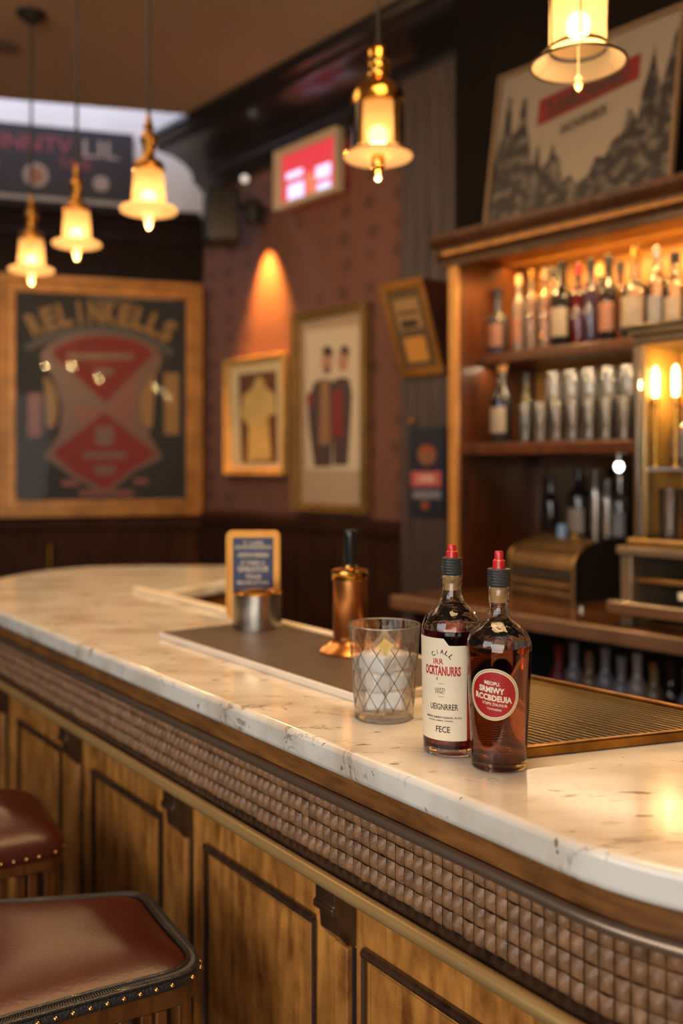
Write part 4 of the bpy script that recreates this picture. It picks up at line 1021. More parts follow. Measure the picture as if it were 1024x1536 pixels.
mb = MB(); mb.box((CW/2, CD/2, .012), (CW+.03, CD+.03, .024)); mb.build('base', 'brass_rail', gc, bevel=.005)
MB().box((CW/2, .009, CH/2), (CW-.04, .003, CH-.07)).build('front_pane', pane('case_pane'), gc)
gc_glow = mat('case_glow_board', s2l(214, 160, 76), .35, var=.15, scale=8)  # yellow light inside the case put into the board colour
MB().box((CW/2, CD-.01, CH/2), (CW-.04, .004, CH-.07)).build('back_board', gc_glow, gc)
MB().box((.020, CD/2, CH/2), (.004, CD-.04, CH-.07)).build('added_glow_side', gc_glow, gc)  # added gold board standing in for the lit case interior
MB().box((CW/2, CD/2, .235), (CW-.045, CD-.05, .010)).build('shelf', 'glassbg', gc)
cy = gc.location; caseR = Matrix.Rotation(TH_R, 3, 'Z')
def in_case(x, y, z): q = caseR @ Vector((x, y, z)); return Vector((cy.x+q.x, cy.y+q.y, cy.z+q.z))
cb_src = None
for i, x in enumerate((v_at(983, case_u0+.07)-case_v0, v_at(1013, case_u0+.07)-case_v0)):
    t = thing('candle_bulb', ['left glowing tubular bulb in the glass case', 'right glowing tubular bulb in the glass case'][i], 'light bulb', in_case(x, .07, .2405), 0, 'bulbs in the glass case')
    MB().lathe([(.018, 0), (.018, .006), (.006, .012), (.006, .185), (.010, .19), (.010, .215)], 16).build('holder', 'brass', t)
    l = bpy.data.lights.new('case_light', 'POINT'); l.energy = .8; l.color = (1, .66, .26); l.shadow_soft_size = .015; o = bpy.data.objects.new('case_light', l); COL.objects.link(o); o.location = in_case(x+.03, .10, .50)
    MB().lathe([(.008, .215), (.0105, .235), (.0105, .285), (.007, .305), (1e-5, .312)], 16).build('bulb', emis('tube_bulb', (1, .70, .28), 12), t)
shelf_bottle('liquor_bottle', 'clear bottle with pale label inside the glass case, left', in_case(.078, .175, .2405), .23, .045, 'std', M['glassbg'], 'brass', lwhite, None, squat=True)
shelf_bottle('liquor_bottle', 'amber bottle inside the glass case, right', in_case(.225, .165, .2405), .22, .04, 'std', gamber, 'brass', None, None, squat=True)
for i in range(4):
    o = g1.copy(); COL.objects.link(o); o.location = in_case(.07+.075*i, .09, .0245); o['label'] = 'clear glass on the floor of the glass case'; o['group'] = 'glasses at the bottom of the case'
t = MB().box((0, 0, 0), (.34, .06, .055)).build('amber_box', mat('orange_amber_card', s2l(226, 150, 40), .4), None, in_case(.22, .18, .20), TH_R); t.location.z = in_case(0, 0, .0245+.0275).z
tag(t, 'long orange-yellow box behind the glasses in the case', 'box')

# ------------------------------------------------------------------ bottles in the dark cooler
dk = [(838, 'red'), (861, 'grey'), (884, 'tan'), (908, 'grey'), (932, 'grey'), (956, 'pale'), (981, 'tan'), (1007, 'dark'), (1033, 'grey')]
cm = {'red': mat('dark_red_cap_bottle', s2l(110, 30, 30), .3), 'grey': mat('grey_glass_bottle', s2l(120, 118, 124), .2, coat=.5), 'tan': mat('tan_glass_bottle', s2l(120, 98, 70), .2, coat=.5), 'pale': mat('pale_glass_bottle', s2l(150, 138, 132), .2, coat=.5), 'dark': gdark}
dkl = ['red-tinted bottle at the left end of the dark under-counter row', 'grey bottle right of the red-tinted one under the counter', 'tan bottle with a bright cap under the back counter', 'first of two matching grey bottles under the counter, left one', 'second of two matching grey bottles under the counter, right one', 'pale bottle right of the matching grey pair under the counter', 'tan bottle right of the pale one under the counter', 'near-black bottle in the under-counter row near frame edge', 'grey bottle at the right frame edge under the counter']
for i, (px, c) in enumerate(dk):
    u = 2.74; shelf_bottle('beer_bottle', dkl[i], UV(u, v_at(px, u), .60), .27+.02*(i % 2), .034, 'wine', cm[c], 'steel' if c == 'tan' else cm[c], None, 'bottles under the back counter', wall=False)

# ------------------------------------------------------------------ pictures and signs
class Plane:
    """a flat thing on a wall; pixel positions of the photo give its own x,z"""
    def __init__(s, name, label, cat, theta, P, zbase, px0):
        s.th = theta; s.P = Vector(P); s.x = Vector((math.cos(theta), math.sin(theta)))
        s.zb = 0; s.o = 0; a, z = s.raw(px0, 700); org = s.P+s.x*a; s.o = a; s.zb = zbase
        s.t = thing(name, label, cat, (org.x, org.y, zbase), theta)
    def raw(s, px, py):
        k = (px-512)/F; den = s.x.x-k*s.x.y; a = (k*s.P.y-s.P.x)/den; Y = s.P.y+a*s.x.y
        return a-s.o, EYE-(py-HY)/F*Y-s.zb
    def pts(s, L): return [s.raw(*p) for p in L]
    def poly(s, mb, L, d, m): mb.slab(s.pts(L), -d, -d+.0015, m)
def bordered(pl, mb_name, outer, wpx, depth, fmname, lip=.012):
    """picture frame from 4 outer corner points (local), width w metres"""
    O = outer; w = wpx; cx = sum(p[0] for p in O)/4; cz = sum(p[1] for p in O)/4
    I = [(p[0]+(w if p[0] < cx else -w), p[1]+(w if p[1] < cz else -w)) for p in O]
    mid = [(p[0]+(w*.35 if p[0] < cx else -w*.35), p[1]+(w*.35 if p[1] < cz else -w*.35)) for p in O]
    mb = MB(); frame_ring(mb, O, mid, -depth, 0); frame_ring(mb, mid, I, -depth+lip, 0)
    return mb.build(mb_name, fmname, pl.t, bevel=.005, bseg=2), I
# far wall poster
pf = corner+Vector((cb.y, -cb.x))*.012
po = Plane('framed_poster', 'large gold-framed dark poster with red hourglass emblem on far wall', 'poster', TH_B, pf, 1.187, 150)
xl = po.raw(-3, 700)[0]; xr = po.raw(303, 700)[0]; zt = 2.681-1.187
_, I = bordered(po, 'frame', [(xl, 0), (xr, 0), (xr, zt), (xl, zt)], .105, .05, 'gold_frame', .02)
pblack = mat('charcoal_print', s2l(30, 25, 24), .6); pred = mat('crimson_print', s2l(126, 26, 20), .6); ptaupe = mat('taupe_print', s2l(112, 76, 60), .4); pgold = mat('old_gold_print', s2l(150, 110, 56), .5); pgrey = mat('grey_print', s2l(80, 72, 68), .5)
mb = MB(); mb.slab(I, -.012, 0, 0)
sil = [(64, 536), (78, 520), (100, 508), (126, 502), (152, 500), (180, 502), (206, 508), (228, 520), (240, 540), (226, 575), (214, 620), (222, 655), (240, 685), (200, 705), (157, 740), (110, 712), (70, 684), (92, 650), (96, 610), (84, 570)]
po.poly(mb, [(x+(x-155)*.05, y+(y-620)*.03) for x, y in sil], .0136, 3)
po.poly(mb, sil, .015, 2)
po.poly(mb, [(76, 531), (86, 520), (104, 511), (128, 506), (152, 504), (178, 506), (202, 511), (220, 520), (230, 532), (158, 605)], .0165, 1)
po.poly(mb, [(157, 618), (234, 681), (200, 702), (157, 735), (110, 708), (78, 679)], .0165, 1)
po.poly(mb, [(112, 609), (150, 613), (162, 609), (205, 560), (196, 640), (160, 618), (118, 640)], .0158, 4)
po.poly(mb, [(100, 530), (200, 530), (200, 540), (100, 540)], .018, 3); po.poly(mb, [(142, 553), (170, 553), (170, 563), (142, 563)], .018, 3)
po.poly(mb, [(143, 640), (170, 640), (170, 668), (143, 668)], .018, 3); po.poly(mb, [(125, 678), (190, 678), (190, 688), (125, 688)], .018, 3); po.poly(mb, [(142, 698), (172, 698), (172, 712), (142, 712)], .018, 3)
for X0 in ((66, 1), (232, -1)):
    x, s_ = X0; po.poly(mb, [(x, 565), (x+9*s_, 570), (x+19*s_, 590), (x+21*s_, 615), (x+16*s_, 640), (x+4*s_, 642)], .017, 5)
po.poly(mb, [(246, 560), (268, 560), (268, 652), (246, 652)], .0145, 5); po.poly(mb, [(42, 590), (62, 590), (62, 655), (42, 655)], .0145, 4)
for x0, x1, y in ((92, 118, 725), (118, 200, 740), (200, 222, 722)): po.poly(mb, [(x0, y-5), (x1, y-5), (x1, y+4), (x0, y+4)], .0145, 4)
k_ = po.raw(151, 680); R_ = abs(po.raw(151, 680)[1]-po.raw(151, 484)[1])
arc_text(mb, 'RELINKELLS', k_[0], k_[1], R_, -29.5, 31, .135, lambda x, z: (x, -.0175, z), 5, .93, .05)
nA = 20; ring = []
for rr, sg in ((R_-.02, 1), (R_-.065, -1)):
    seq = [math.radians(-35+70*i/nA) for i in range(nA+1)]
    if sg < 0: seq = seq[::-1]
    ring += [(k_[0]+rr*math.sin(a), k_[1]+rr*math.cos(a)) for a in seq]
mb.slab(ring, -.0145, -.013, 6)
put_text(mb, 'RELINKELLS HALLE', lambda x, z: (po.raw(150, 536)[0]+x, -.0195, po.raw(150, 539)[1]+z), .36, .03, 5)
mb.build('print', [pblack, pred, ptaupe, ptaupe, mat('dusty_red_print', s2l(128, 66, 52), .4), pgold, pgrey], po.t, smooth=0)
MB().slab([(p[0]*.999, p[1]) for p in I], -.026, -.0245).build('glass_pane', pane('poster_pane', ior=1.12), po.t)
# banner above
bn = Plane('wall_banner', 'dark banner with red and pale letters on the white upper wall', 'banner', TH_B, pf, 3.18, 100)
mb = MB(); b1 = bn.raw(200, 700)[0]; b0 = -1.75
mb.slab([(b0, 0), (b1, 0), (b1, .43), (b0, .43)], -.02, .0, 0)
pl_red = mat('banner_red', s2l(120, 50, 56), .5); pl_cream = mat('banner_cream', s2l(140, 122, 112), .5); pl_or = mat('banner_orange', s2l(130, 78, 52), .5)
put_text(mb, 'BAK  LINNTV', lambda x, z: (b1-.80+x, -.0215, .27+z), .85, .10, 1)
put_text(mb, 'LIL', lambda x, z: (b1-.20+x, -.0215, .26+z), .22, .11, 2)
for cx, cz, r, m in ((-.29, .12, .075, 2), (-.29, .12, .05, 3), (-.62, .15, .11, 3), (-.62, .17, .06, 1), (.10, .10, .05, 2), (-1.1, .15, .1, 3)):
    cx += b1-.30+.0; mb.slab([(cx+r*math.cos(a*PI/8), cz+r*math.sin(a*PI/8)) for a in range(16)], -.0225 - .001*m, -.02, m)
put_text(mb, 'TIRIE', lambda x, z: (b1-.36+x, -.0215, .18+z), .2, .06, 1)
mb.build('panel', [mat('banner_dark', s2l(30, 22, 30), .5), pl_red, pl_cream, pl_or], bn.t, smooth=0)
# pictures on the right wall
pr = UV(3.288, -4).xy
def right_pic(name, label, cat, px0, px1, z0, z1, fw, fm_, depth=.045, u=3.288):
    P = Plane(name, label, cat, TH_R, UV(u, -4).xy, z0, (px0+px1)/2)
    a = P.raw(px0, 700)[0]; b = P.raw(px1, 700)[0]
    _, I = bordered(P, 'frame', [(a, 0), (b, 0), (b, z1-z0), (a, z1-z0)], fw, depth, fm_, .015)
    return P, I
P2, I2 = right_pic('framed_picture', 'smaller gilt-framed brown print of a robed figure, under the wall spot', 'picture', 343, 433, 1.45, 2.16, .038, mat('pale_gilt_frame', s2l(206, 164, 92), .4, .3, var=.15, scale=9))
cream = mat('mat_board', s2l(216, 190, 140), .6, var=.06, scale=5); sepia = mat('sepia_print', s2l(104, 64, 34), .6, var=.3, scale=9); robe = mat('pale_robe_print', s2l(206, 168, 96), .6, var=.15, scale=14)
mb = MB(); mb.slab(I2, -.012, 0, 0)
P2.poly(mb, [(360, 562), (417, 556), (419, 694), (365, 694)], .0136, 1)
P2.poly(mb, [(388, 566), (396, 566), (401, 580), (414, 592), (417, 620), (404, 626), (410, 690), (374, 692), (376, 640), (364, 622), (368, 594), (382, 582)], .0152, 2)
mb.build('print', [cream, sepia, robe], P2.t, smooth=0)
P3, I3 = right_pic('framed_picture', 'tall brass-framed colour print of two men in long coats', 'picture', 447, 557, 1.253, 2.36, .045, mat('antique_brass_frame', s2l(150, 116, 66), .35, .5, var=.2, scale=10), .06)
paper = mat('warm_paper', s2l(176, 150, 120), .6, var=.04, scale=4); brn = mat('brown_coat_print', s2l(120, 82, 54), .6); drk = mat('dark_coat_print', s2l(80, 62, 54), .6); rd = mat('red_vest_print', s2l(126, 50, 48), .6); skin = mat('faded_skin_print', s2l(178, 128, 102), .6); hair = mat('dark_hair_print', s2l(70, 44, 34), .6); tanc = mat('tan_scarf_print', s2l(150, 110, 74), .6)
mb = MB(); mb.slab(I3, -.012, 0, 0)
P3.poly(mb, [(461, 498), (543, 488), (545, 706), (463, 704)], .0130, 7)
def ell(cx, cy, rx, ry, n=14): return [(cx+rx*math.cos(2*PI*i/n), cy+ry*math.sin(2*PI*i/n)) for i in range(n)]
P3.poly(mb, [(473, 575), (484, 568), (500, 570), (502, 640), (500, 700), (474, 700), (466, 640), (464, 610)], .0145, 2)
P3.poly(mb, [(484, 570), (496, 570), (498, 665), (482, 668)], .0160, 1)
P3.poly(mb, [(500, 574), (512, 566), (526, 568), (531, 590), (528, 640), (524, 698), (503, 698)], .0145, 2)
P3.poly(mb, [(500, 590), (516, 580), (518, 655), (500, 656)], .0160, 3)
P3.poly(mb, ell(493, 545, 8, 17), .0150, 4); P3.poly(mb, [(485, 530), (492, 518), (502, 524), (501, 536)], .0165, 5); P3.poly(mb, ell(494, 556, 4, 5), .0165, 5)
P3.poly(mb, ell(517, 542, 8, 17), .0150, 4); P3.poly(mb, [(511, 528), (519, 517), (527, 524), (525, 538), (519, 529)], .0165, 5)
P3.poly(mb, ell(468, 600, 5, 12), .0150, 3)
mb.build('print', [paper, tanc, drk, rd, skin, hair, brn, mat('pale_ground_print', s2l(206, 186, 154), .6)], P3.t, smooth=0)
# screen high on the wall
P4, I4 = right_pic('wall_screen', 'small white-framed screen glowing red and white under the cornice', 'screen', 422, 516, 2.96, 3.30, .035, mat('cream_plastic_frame', s2l(206, 184, 150), .4), .06, 3.25)
mb = MB(); mb.slab(I4, -.02, 0, 0)
P4.poly(mb, [(434, 262), (458, 253), (458, 263), (434, 272)], .022, 1); P4.poly(mb, [(436, 280), (460, 271), (460, 294), (436, 302)], .022, 1)
P4.poly(mb, [(478, 252), (500, 244), (500, 264), (478, 271)], .022, 1); P4.poly(mb, [(480, 278), (500, 270), (500, 283), (480, 291)], .022, 1)
P4.poly(mb, [(462, 262), (474, 258), (480, 285), (466, 296)], .0215, 2)
mb.build('display', [emis('screen_red', (.75, .03, .05), 1.1), emis('screen_white', (.72, .68, 1.0), 1.5), emis('screen_orange', (1, .25, .12), .9)], P4.t, smooth=0)
# wedge display on the pilaster
wdg = thing('wedge_display', 'gold-edged framed notice tilting off the pilaster on a dark box', 'display', UV(3.10, -2.99, 1.912), TH_R)
x0, x1 = -.135, .136; zt = .415; dp = .165
def W3(x, f, z): return (x, -f, z)
fr_bot, fr_top = .02, dp
vs = [(x0, 0, 0), (x1, 0, 0), (x1, 0, zt), (x0, 0, zt), (x0, -fr_bot, 0), (x1, -fr_bot, 0), (x1, -fr_top, zt), (x0, -fr_top, zt)]
MB().add(vs, [[0, 1, 2, 3], [4, 7, 6, 5], [0, 4, 5, 1], [3, 2, 6, 7], [0, 3, 7, 4], [1, 5, 6, 2]]).build('box', wood('dark_mahogany', s2l(46, 18, 10), s2l(84, 36, 20), .3), wdg)
def on_w(x, q, off): # q 0..1 up the slanted face
    f_ = fr_bot+(fr_top-fr_bot)*q+off; return (x, -f_, zt*q+off*.3)
mb = MB(); m_ = .05
def quad(xa, xb, qa, qb, off, m, th=.004):
    a = [on_w(xa, qa, off), on_w(xb, qa, off), on_w(xb, qb, off), on_w(xa, qb, off)]; b = [on_w(xa, qa, off-th), on_w(xb, qa, off-th), on_w(xb, qb, off-th), on_w(xa, qb, off-th)]
    mb.add(a+b, [[0, 1, 2, 3], [7, 6, 5, 4], [0, 4, 5, 1], [1, 5, 6, 2], [2, 6, 7, 3], [3, 7, 4, 0]], m)
quad(x0, x1, 0, .09, .014, 0, .014); quad(x0, x1, .91, 1, .014, 0, .014); quad(x0, x0+.03, .09, .91, .014, 0, .014); quad(x1-.03, x1, .09, .91, .014, 0, .014)
mb.build('frame', 'gold_frame', wdg, bevel=.003)
mb = MB(); quad(x0+.03, x1-.03, .09, .91, .004, 0); quad(x0+.07, x1-.07, .16, .42, .006, 1, .002); quad(x0+.06, x1-.06, .50, .82, .006, 2, .002); quad(x0+.08, x1-.09, .52, .60, .008, 3, .002); quad(x0+.075, x1-.075, .66, .69, .008, 3, .002)
mb.build('notice', [mat('olive_board', s2l(84, 68, 46), .5), mat('amber_card', s2l(190, 130, 60), .5), mat('dim_tan_card', s2l(150, 116, 76), .5), 'ink'], wdg, smooth=0)
# small notice on the pilaster
P5 = Plane('pilaster_sign', 'narrow dark blue notice with red emblem on the grey pilaster', 'sign', TH_R, UV(3.092, -2.9).xy, 1.28, 642)
a = P5.raw(616, 700)[0]; b = P5.raw(669, 700)[0]; H5 = .40
mb = MB(); mb.slab([(a, 0), (b, 0), (b, H5), (a, H5)], -.012, 0, 0)
P5.poly(mb, ell(643, 683, 14, 15), .0135, 1); P5.poly(mb, [(630, 676), (656, 676), (650, 668), (636, 668)], .0145, 2)
P5.poly(mb, [(620, 707), (664, 707), (664, 730), (620, 730)], .0135, 3); P5.poly(mb, [(622, 736), (664, 736), (664, 748), (622, 748)], .0135, 4)
put_text(mb, 'CATIEN', lambda x, z: (P5.raw(642, 723)[0]+x, -.015, P5.raw(642, 723)[1]+z), .10, .03, 5)
P5.poly(mb, ell(640, 758, 6, 6), .0135, 2)
mb.build('panel', [mat('notice_navy', s2l(38, 42, 54), .4), mat('notice_brown', s2l(130, 84, 60), .5), mat('notice_orange', s2l(146, 70, 46), .5), mat('notice_pink', s2l(180, 90, 90), .5), mat('notice_grey', s2l(120, 116, 122), .5), 'label_cream'], P5.t, smooth=0)
MB().sphere((a+.02, -.016, H5+.03), .014, n=6).build('hook', 'brass', P5.t)
# leaning picture on top of the cabinet
lp = thing('leaning_picture', 'grey townscape picture with red lettered banner leaning atop the cabinet', 'picture', UV(2.735, v_at(725, 2.72), 2.4055), TH_R)
LW = v_at(1006, 2.72)-v_at(725, 2.72); LH = .60
tilt = .15
def LQ(x, z, off=0): return (x, z*math.sin(tilt)-off*math.cos(tilt), z*math.cos(tilt)+off*math.sin(tilt))
def lpoly(mb, P, off, m, th=.002):
    n = len(P); vs = [LQ(x, z, off) for x, z in P]+[LQ(x, z, off-th) for x, z in P]
    mb.add(vs, [list(range(n)), [n+i for i in range(n)][::-1]]+[[(i+1) % n, i, n+i, n+(i+1) % n] for i in range(n)], m)
mb = MB(); fw = .012
lpoly(mb, [(0, 0), (LW, 0), (LW, fw), (0, fw)], .02, 0, .022); lpoly(mb, [(0, LH-fw), (LW, LH-fw), (LW, LH), (0, LH)], .02, 0, .022); lpoly(mb, [(0, fw), (fw, fw), (fw, LH-fw), (0, LH-fw)], .02, 0, .022); lpoly(mb, [(LW-fw, fw), (LW, fw), (LW, LH-fw), (LW-fw, LH-fw)], .02, 0, .022)
mb.build('frame', mat('pale_wood_frame', s2l(112, 90, 66), .4), lp)
mb = MB(); lpoly(mb, [(fw*.5, fw*.5), (LW-fw*.5, fw*.5), (LW-fw*.5, LH-fw*.5), (fw*.5, LH-fw*.5)], .005, 0, .006)
W0 = LW
sky = [(0.012, .012), (W0-.012, .012), (W0-.012, .56), (W0*.955, .50), (W0*.93, .40), (W0*.91, .34), (W0*.88, .42), (W0*.865, .50), (W0*.85, .42), (W0*.82, .34), (W0*.81, .24), (W0*.79, .28), (W0*.76, .30), (W0*.74, .22), (W0*.69, .20), (W0*.66, .15), (W0*.61, .16), (W0*.58, .10), (W0*.52, .08), (W0*.48, .12), (W0*.44, .10), (W0*.41, .20), (W0*.385, .21), (W0*.37, .26), (W0*.35, .20), (W0*.31, .17), (W0*.28, .28), (W0*.26, .19), (W0*.22, .31), (W0*.20, .36), (W0*.185, .47), (W0*.165, .48), (W0*.14, .36), (W0*.11, .34), (W0*.09, .50), (W0*.07, .50), (W0*.05, .36), (.012, .24)]
lpoly(mb, sky, .007, 1, .001)
tl = [(.265, .345), (.80, .395), (.80, .485), (.265, .445)]
lpoly(mb, [(W0*x, z) for x, z in tl], .009, 2, .001)
def lt(x, z, X, Z): return LQ(W0*X+x, Z+z+x*.13, .0105)
put_text(mb, 'TLANRCHIIANIED', lambda x, z: lt(x, z, .53, .385), .34, .062, 3, .04)
put_text(mb, 'SACVURVEICR', lambda x, z: lt(x, z, .53, .295), .19, .034, 3, .03)
tw = mat('townscape_grey', s2l(84, 78, 74), .5)
nt = tw.node_tree; bs = nt.nodes['Principled BSDF']; tcn = N(nt, 'ShaderNodeTexCoord'); nn = N(nt, 'ShaderNodeTexNoise'); nn.inputs['Scale'].default_value = 22; nn.inputs['Detail'].default_value = 6; rm = N(nt, 'ShaderNodeValToRGB')
rm.color_ramp.elements[0].position = .47; rm.color_ramp.elements[0].color = (*s2l(34, 30, 28), 1); rm.color_ramp.elements[1].position = .72; rm.color_ramp.elements[1].color = (*s2l(104, 94, 86), 1)
nt.links.new(tcn.outputs['Object'], nn.inputs['Vector']); nt.links.new(nn.outputs['Fac'], rm.inputs['Fac']); nt.links.new(rm.outputs['Color'], bs.inputs['Base Color'])
mb.build('print', [mat('pale_sky_print', s2l(124, 112, 98), .5, var=.04, scale=3), tw, mat('brick_red_print', s2l(104, 26, 22), .5), 'ink'], lp, smooth=0)

# speaker, spot, sensor, brass pull, ceiling vent
spk = thing('wall_speaker', 'black loudspeaker mounted in the corner beneath the cornice', 'speaker', UV(3.05, v_at(333, 3.05), 2.96), TH_R-.5)
MB().box((0, 0, 0), (.22, .20, .32)).build('cabinet', 'black', spk, bevel=.02, bseg=3)
MB().box((0, -.102, 0), (.18, .01, .28)).build('grille', mat('speaker_cloth', (.02, .02, .022), .5, bump=.4, bscale=300), spk, bevel=.004)
MB().tube([(.02, .08, .05), (.12, .20, .08)], .02, 8).build('bracket', 'black_matte', spk)
sp_v = v_at(382, 3.2)
sp = thing('wall_spotlight', 'small dark spotlight on the wall shining down beside the speaker', 'spotlight', UV(3.19, sp_v, 2.93), TH_R)
MB().lathe([(.045, 0), (.05, .01), (.05, .12), (.03, .14), (1e-5, .14)], 24).build('housing', 'black_matte', sp)
MB().tube([(0, .03, .09), (0, .11, .09)], .015, 8).build('arm', 'black_matte', sp)
MB().lathe([(1e-5, .004), (.04, .004)], 20, cap=False).build('lens', emis('spot_lens', (1, .6, .2), 6), sp)
l = bpy.data.lights.new('wall_spot', 'SPOT'); l.energy = 300; l.color = (1, .42, .08); l.spot_size = math.radians(60); l.spot_blend = .9; l.shadow_soft_size = .02
o = bpy.data.objects.new('wall_spot', l); COL.objects.link(o); o.location = UV(3.19, sp_v, 2.925)
o.rotation_euler = (Matrix.Rotation(TH_R, 3, 'Z') @ Matrix.Rotation(math.radians(10), 3, 'X')).to_euler()
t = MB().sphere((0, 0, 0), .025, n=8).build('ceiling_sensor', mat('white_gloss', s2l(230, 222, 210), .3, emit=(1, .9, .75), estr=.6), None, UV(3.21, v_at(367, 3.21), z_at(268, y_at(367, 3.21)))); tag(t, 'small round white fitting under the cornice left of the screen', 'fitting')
Yb = 5.80; q = Vector(((75-512)/F*Yb, Yb))
# exact wall point for px 75
kk = (75-512)/F; Pw = corner+Vector((cb.y, -cb.x))*.055; a_ = (kk*Pw.y-Pw.x)/(cb.x-kk*cb.y); q = Pw-cb*-a_
pulls = thing('door_pull', 'short vertical brass pull on the dark wainscot of the far wall', 'handle', (q.x, q.y, .80), TH_B)
MB().tube([(0, 0, 0), (0, 0, .225)], [.016, .016], 12).build('bar', 'brass', pulls)
MB().tube([(0, 0, .03), (0, .03, .03)], .008, 8).build('mount', 'brass', pulls)
Yv = (CZ-EYE)*F/(HY-68); t = MB().lathe([(.06, 0), (.07, -.006), (.05, -.012), (1e-5, -.012)], 24).build('ceiling_vent', mat('grey_vent', s2l(110, 96, 84), .5), None, ((6-512)/F*Yv, Yv, CZ)); tag(t, 'small round grey fitting on the ceiling at upper left', 'vent')

# ------------------------------------------------------------------ pendant lamps
ZL = 2.40
def lamp_pos(px, py, s=1.44, base=None): 
    return None
def pend_light(loc, e, r=.03):
    l = bpy.data.lights.new('pendant_light', 'POINT'); l.energy = e; l.color = (1, .64, .28); l.shadow_soft_size = r
    o = bpy.data.objects.new('pendant_light', l); COL.objects.link(o); o.location = loc
def pendant_b(px, py, dpx, label, canopy=False):
    Y = .202*F/dpx; X = (px-512)/F*Y; Z = EYE+(HY-py)/F*Y
    t = thing('pendant_lamp', label, 'pendant lamp', (X, Y, Z), 0, 'pendant lamps over the bar')
    MB().lathe([(.050, .140), (.0535, .125), (.060, .018), (.066, .006)], 32, cap=False).build('shade', 'shade_lit', t)
    MB().lathe([(.020, .004), (.066, .006), (.094, .010), (.101, .004), (.098, -.004), (.070, -.008), (.020, -.010)], 40, cap=False).build('brim', 'brim_lit', t)
    MB().lathe([(.018, -.004), (.018, -.03), (.012, -.04), (.010, -.055), (.004, -.064), (1e-5, -.066)], 16).build('finial', mat('pale_finial', s2l(226, 196, 150), .4, emit=(1, .7, .35), estr=.35), t)
    MB().lathe([(.050, .138), (.056, .142), (.056, .155), (.048, .172), (.030, .180), (.022, .190), (.022, .225), (.028, .235), (.032, .25), (.030, .262), (.018, .272), (.014, .285), (.020, .292), (.014, .305), (.007, .335), (.004, .345)], 32).build('brass_top', 'brass_dark', t, smooth=50)
    MB().sphere((0, 0, .048), .028, n=8, sz=.95).build('bulb', 'bulb', t)
    MB().tube([(0, 0, .34), (0, 0, CZ-Z)], .0065, 8).build('cable', 'cable', t)
    MB().lathe([(.01, CZ-Z-.05), (.02, CZ-Z-.045), (.05, CZ-Z-.02), (.065, CZ-Z-.01), (.065, CZ-Z)], 24).build('canopy', 'black_matte', t)
    pend_light((X, Y, Z-.10), 9); return t
pendant_b(223, 316, 86, 'pendant with white opal shade, highest of the three at left')
pendant_b(115, 367, 72, 'pendant with white opal shade, middle of the three at left')
pendant_b(47, 406, 67, 'pendant with white opal shade, leftmost and lowest, black canopy above')
# brass bottle-shaped pendant
Y = .202*F/104; X = (567-512)/F*Y; Z = EYE+(HY-235)/F*Y
t = thing('pendant_lamp', 'brass bottle-shaped pendant with clear outer glass over the bar centre', 'pendant lamp', (X, Y, Z), 0, 'pendant lamps over the bar')
MB().lathe([(.062, .148), (.064, .14), (.064, .020)], 32, cap=False).build('shade', 'shade_lit', t)
MB().lathe([(.020, .012), (.07, .010), (.098, .006), (.101, .0), (.097, -.004), (.06, -.001), (.020, .002)], 40, cap=False).build('brim', 'brim_lit', t)
mb = MB(); mb.tube([(.100*math.cos(a*PI/20), .100*math.sin(a*PI/20), .002) for a in range(40)], .0028, 6, closed=True); mb.build('brim_ring', 'brass', t)
MB().lathe([(.077, .15), (.077, .02), (.0755, .02), (.0755, .15)], 40, cap=False).build('outer_glass', pane('lamp_clear_glass', (.98, .95, .9)), t)
mb = MB()
for a in range(4): w = PI/4+a*PI/2; mb.tube([(.0775*math.cos(w), .0775*math.sin(w), .015), (.0775*math.cos(w), .0775*math.sin(w), .15)], .003, 6)
mb.build('frame_bars', 'brass_dark', t)
MB().lathe([(.060, .145), (.079, .146), (.079, .165), (.074, .185), (.058, .205), (.036, .22), (.030, .235), (.034, .245), (.028, .255), (.026, .27), (.032, .278), (.027, .288), (.030, .30), (.027, .312), (.016, .322), (.006, .330)], 40).build('brass_top', 'brass', t, smooth=45)
MB().lathe([(.020, .004), (.020, -.03), (.014, -.042), (.006, -.05), (1e-5, -.052)], 20).build('finial', 'brass', t)
MB().sphere((0, 0, -.060), .009, n=6).build('finial_bead', mat('white_bead', s2l(230, 220, 200), .3, emit=(1, .8, .5), estr=.8), t)
MB().sphere((0, 0, .060), .030, n=8, sz=1.0).build('bulb', 'bulb', t)
MB().tube([(0, 0, .325), (0, 0, CZ-Z)], .0045, 8).build('cable', 'cable', t)
MB().lathe([(.01, CZ-Z-.05), (.05, CZ-Z-.02), (.065, CZ-Z)], 24).build('canopy', 'black_matte', t)
pend_light((X, Y, Z-.11), 9)
# near right pendant: wire-caged opal bell
Y = .202*F/140; X = (867-512)/F*Y; Z = EYE+(HY-97)/F*Y
t = thing('pendant_lamp', 'wire-caged opal bell pendant at the upper right, cut by frame top', 'pendant lamp', (X, Y, Z), 0, 'pendant lamps over the bar')
MB().lathe([(.045, .175), (.056, .165), (.061, .140), (.062, .040)], 40, cap=False).build('shade', 'shade_lit', t, smooth=60)
MB().lathe([(.062, .030), (.070, .022), (.085, .010), (.100, .0)], 40, cap=False).build('flared_brim', 'brim_lit', t, smooth=60)
mb = MB(); ring = lambda r, z: [(r*math.cos(a*PI/24), r*math.sin(a*PI/24), z) for a in range(48)]
mb.tube(ring(.101, .0), .0032, 8, closed=True); mb.tube(ring(.066, .032), .0025, 8, closed=True); mb.tube(ring(.062, .150), .003, 8, closed=True)
for a in range(6):
    w = a*PI/3+.35; pr_ = [(.050, .172), (.067, .150), (.0685, .12), (.0665, .07), (.067, .034), (.082, .018), (.101, .001)]
    mb.tube([(r*math.cos(w), r*math.sin(w), z) for r, z in pr_], .0018, 6)
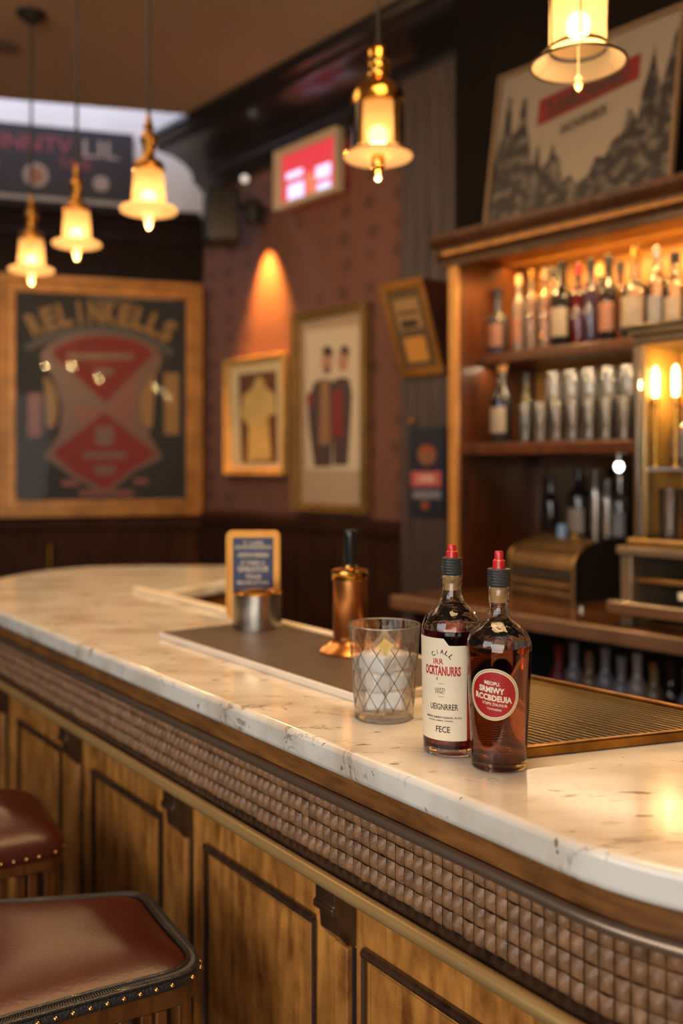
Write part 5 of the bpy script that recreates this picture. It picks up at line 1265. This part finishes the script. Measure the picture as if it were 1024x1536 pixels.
mb.build('wire_cage', 'wire', t)
MB().lathe([(.062, .168), (.060, .18), (.040, .20), (.025, .22), (.022, .30), (.008, .32)], 32).build('top_cap', 'brass_dark', t)
mb = MB(); mb.lathe([(1e-5, -.058), (.006, -.052), (.009, -.044), (.005, -.036), (.008, -.030), (.004, -.024), (1e-5, -.02)], 12, cap=False); mb.tube([(0, 0, -.022), (0, 0, .05)], .0012, 6); mb.build('crystal_drop', mat('warm_crystal', s2l(255, 210, 130), .1, trans=.6, emit=(1, .65, .25), estr=1.0), t)
MB().sphere((0, 0, .085), .027, n=8, sz=1.1).build('bulb', 'bulb', t)
MB().tube([(0, 0, .315), (0, 0, CZ-Z)], .0045, 8).build('cable', 'cable', t)
pend_light((X, Y, Z-.10), 9)

# ------------------------------------------------------------------ light
def aim(o, tgt): o.rotation_euler = (Vector(tgt)-o.location).to_track_quat('-Z', 'Y').to_euler()
o = area('daylight_front_window', (-2.5, -.9, 2.5), (0, 0, 0), 2.6, 1.6, 50, (.93, .95, 1.0)); aim(o, (-.1, 1.6, .8))
o = area('low_front_fill', (-.9, -2.6, 1.7), (0, 0, 0), 3.0, 1.8, 84, (1, .95, .88)); aim(o, (-.1, 1.6, .8))  # added fill from behind the camera for panels and bottles, no window
o = area('overhead_warm_fill', (.25, 1.5, 3.5), (0, 0, 0), 1.0, 1.0, 46, (1, .60, .28)); aim(o, (.15, 1.7, 1.0))  # added overhead light warming the counter top, no fixture there
o = area('room_ceiling_glow', (-1.4, 3.4, 3.4), (0, 0, 0), 1.2, 1.2, 16, (1, .68, .40)); aim(o, (-1.0, 4.2, 1.0))
# cool light hidden in the slot above the far wall
m_ = (corner-cb*1.6)+nb*.28
o = area('slot_light', (m_.x, m_.y, 4.15), (0, 0, 0), 3.2, .12, 26, (.78, .82, 1.0)); o.rotation_euler = (0, 0, TH_B); o.rotation_euler.x = 0
W = bpy.data.worlds.new('dim_room'); SC.world = W; W.use_nodes = True
W.node_tree.nodes['Background'].inputs[0].default_value = (1, .72, .48, 1); W.node_tree.nodes['Background'].inputs[1].default_value = .06

# ------------------------------------------------------------------ camera
cam = bpy.data.cameras.new('camera'); co = bpy.data.objects.new('camera', cam); COL.objects.link(co); SC.camera = co
co.location = (0, 0, EYE); co.rotation_euler = (PI/2, 0, 0)
cam.sensor_fit = 'VERTICAL'; cam.sensor_height = 36; cam.lens = F/1536*36; cam.shift_y = -(768-HY)/1536
cam.dof.use_dof = True; cam.dof.focus_distance = 1.30; cam.dof.aperture_fstop = 2.0
cam.clip_start = .02
vs = SC.view_settings; vs.view_transform = 'Standard'; vs.look = 'None'; vs.gamma = 1; vs.use_curve_mapping = False; vs.exposure = 0
SC.display_settings.display_device = 'sRGB'
cy_ = SC.cycles
cy_.max_bounces = 10; cy_.transmission_bounces = 10; cy_.transparent_max_bounces = 12; cy_.glossy_bounces = 5; cy_.diffuse_bounces = 3
cy_.caustics_reflective = False; cy_.caustics_refractive = True; cy_.sample_clamp_indirect = 4; cy_.use_denoising = True
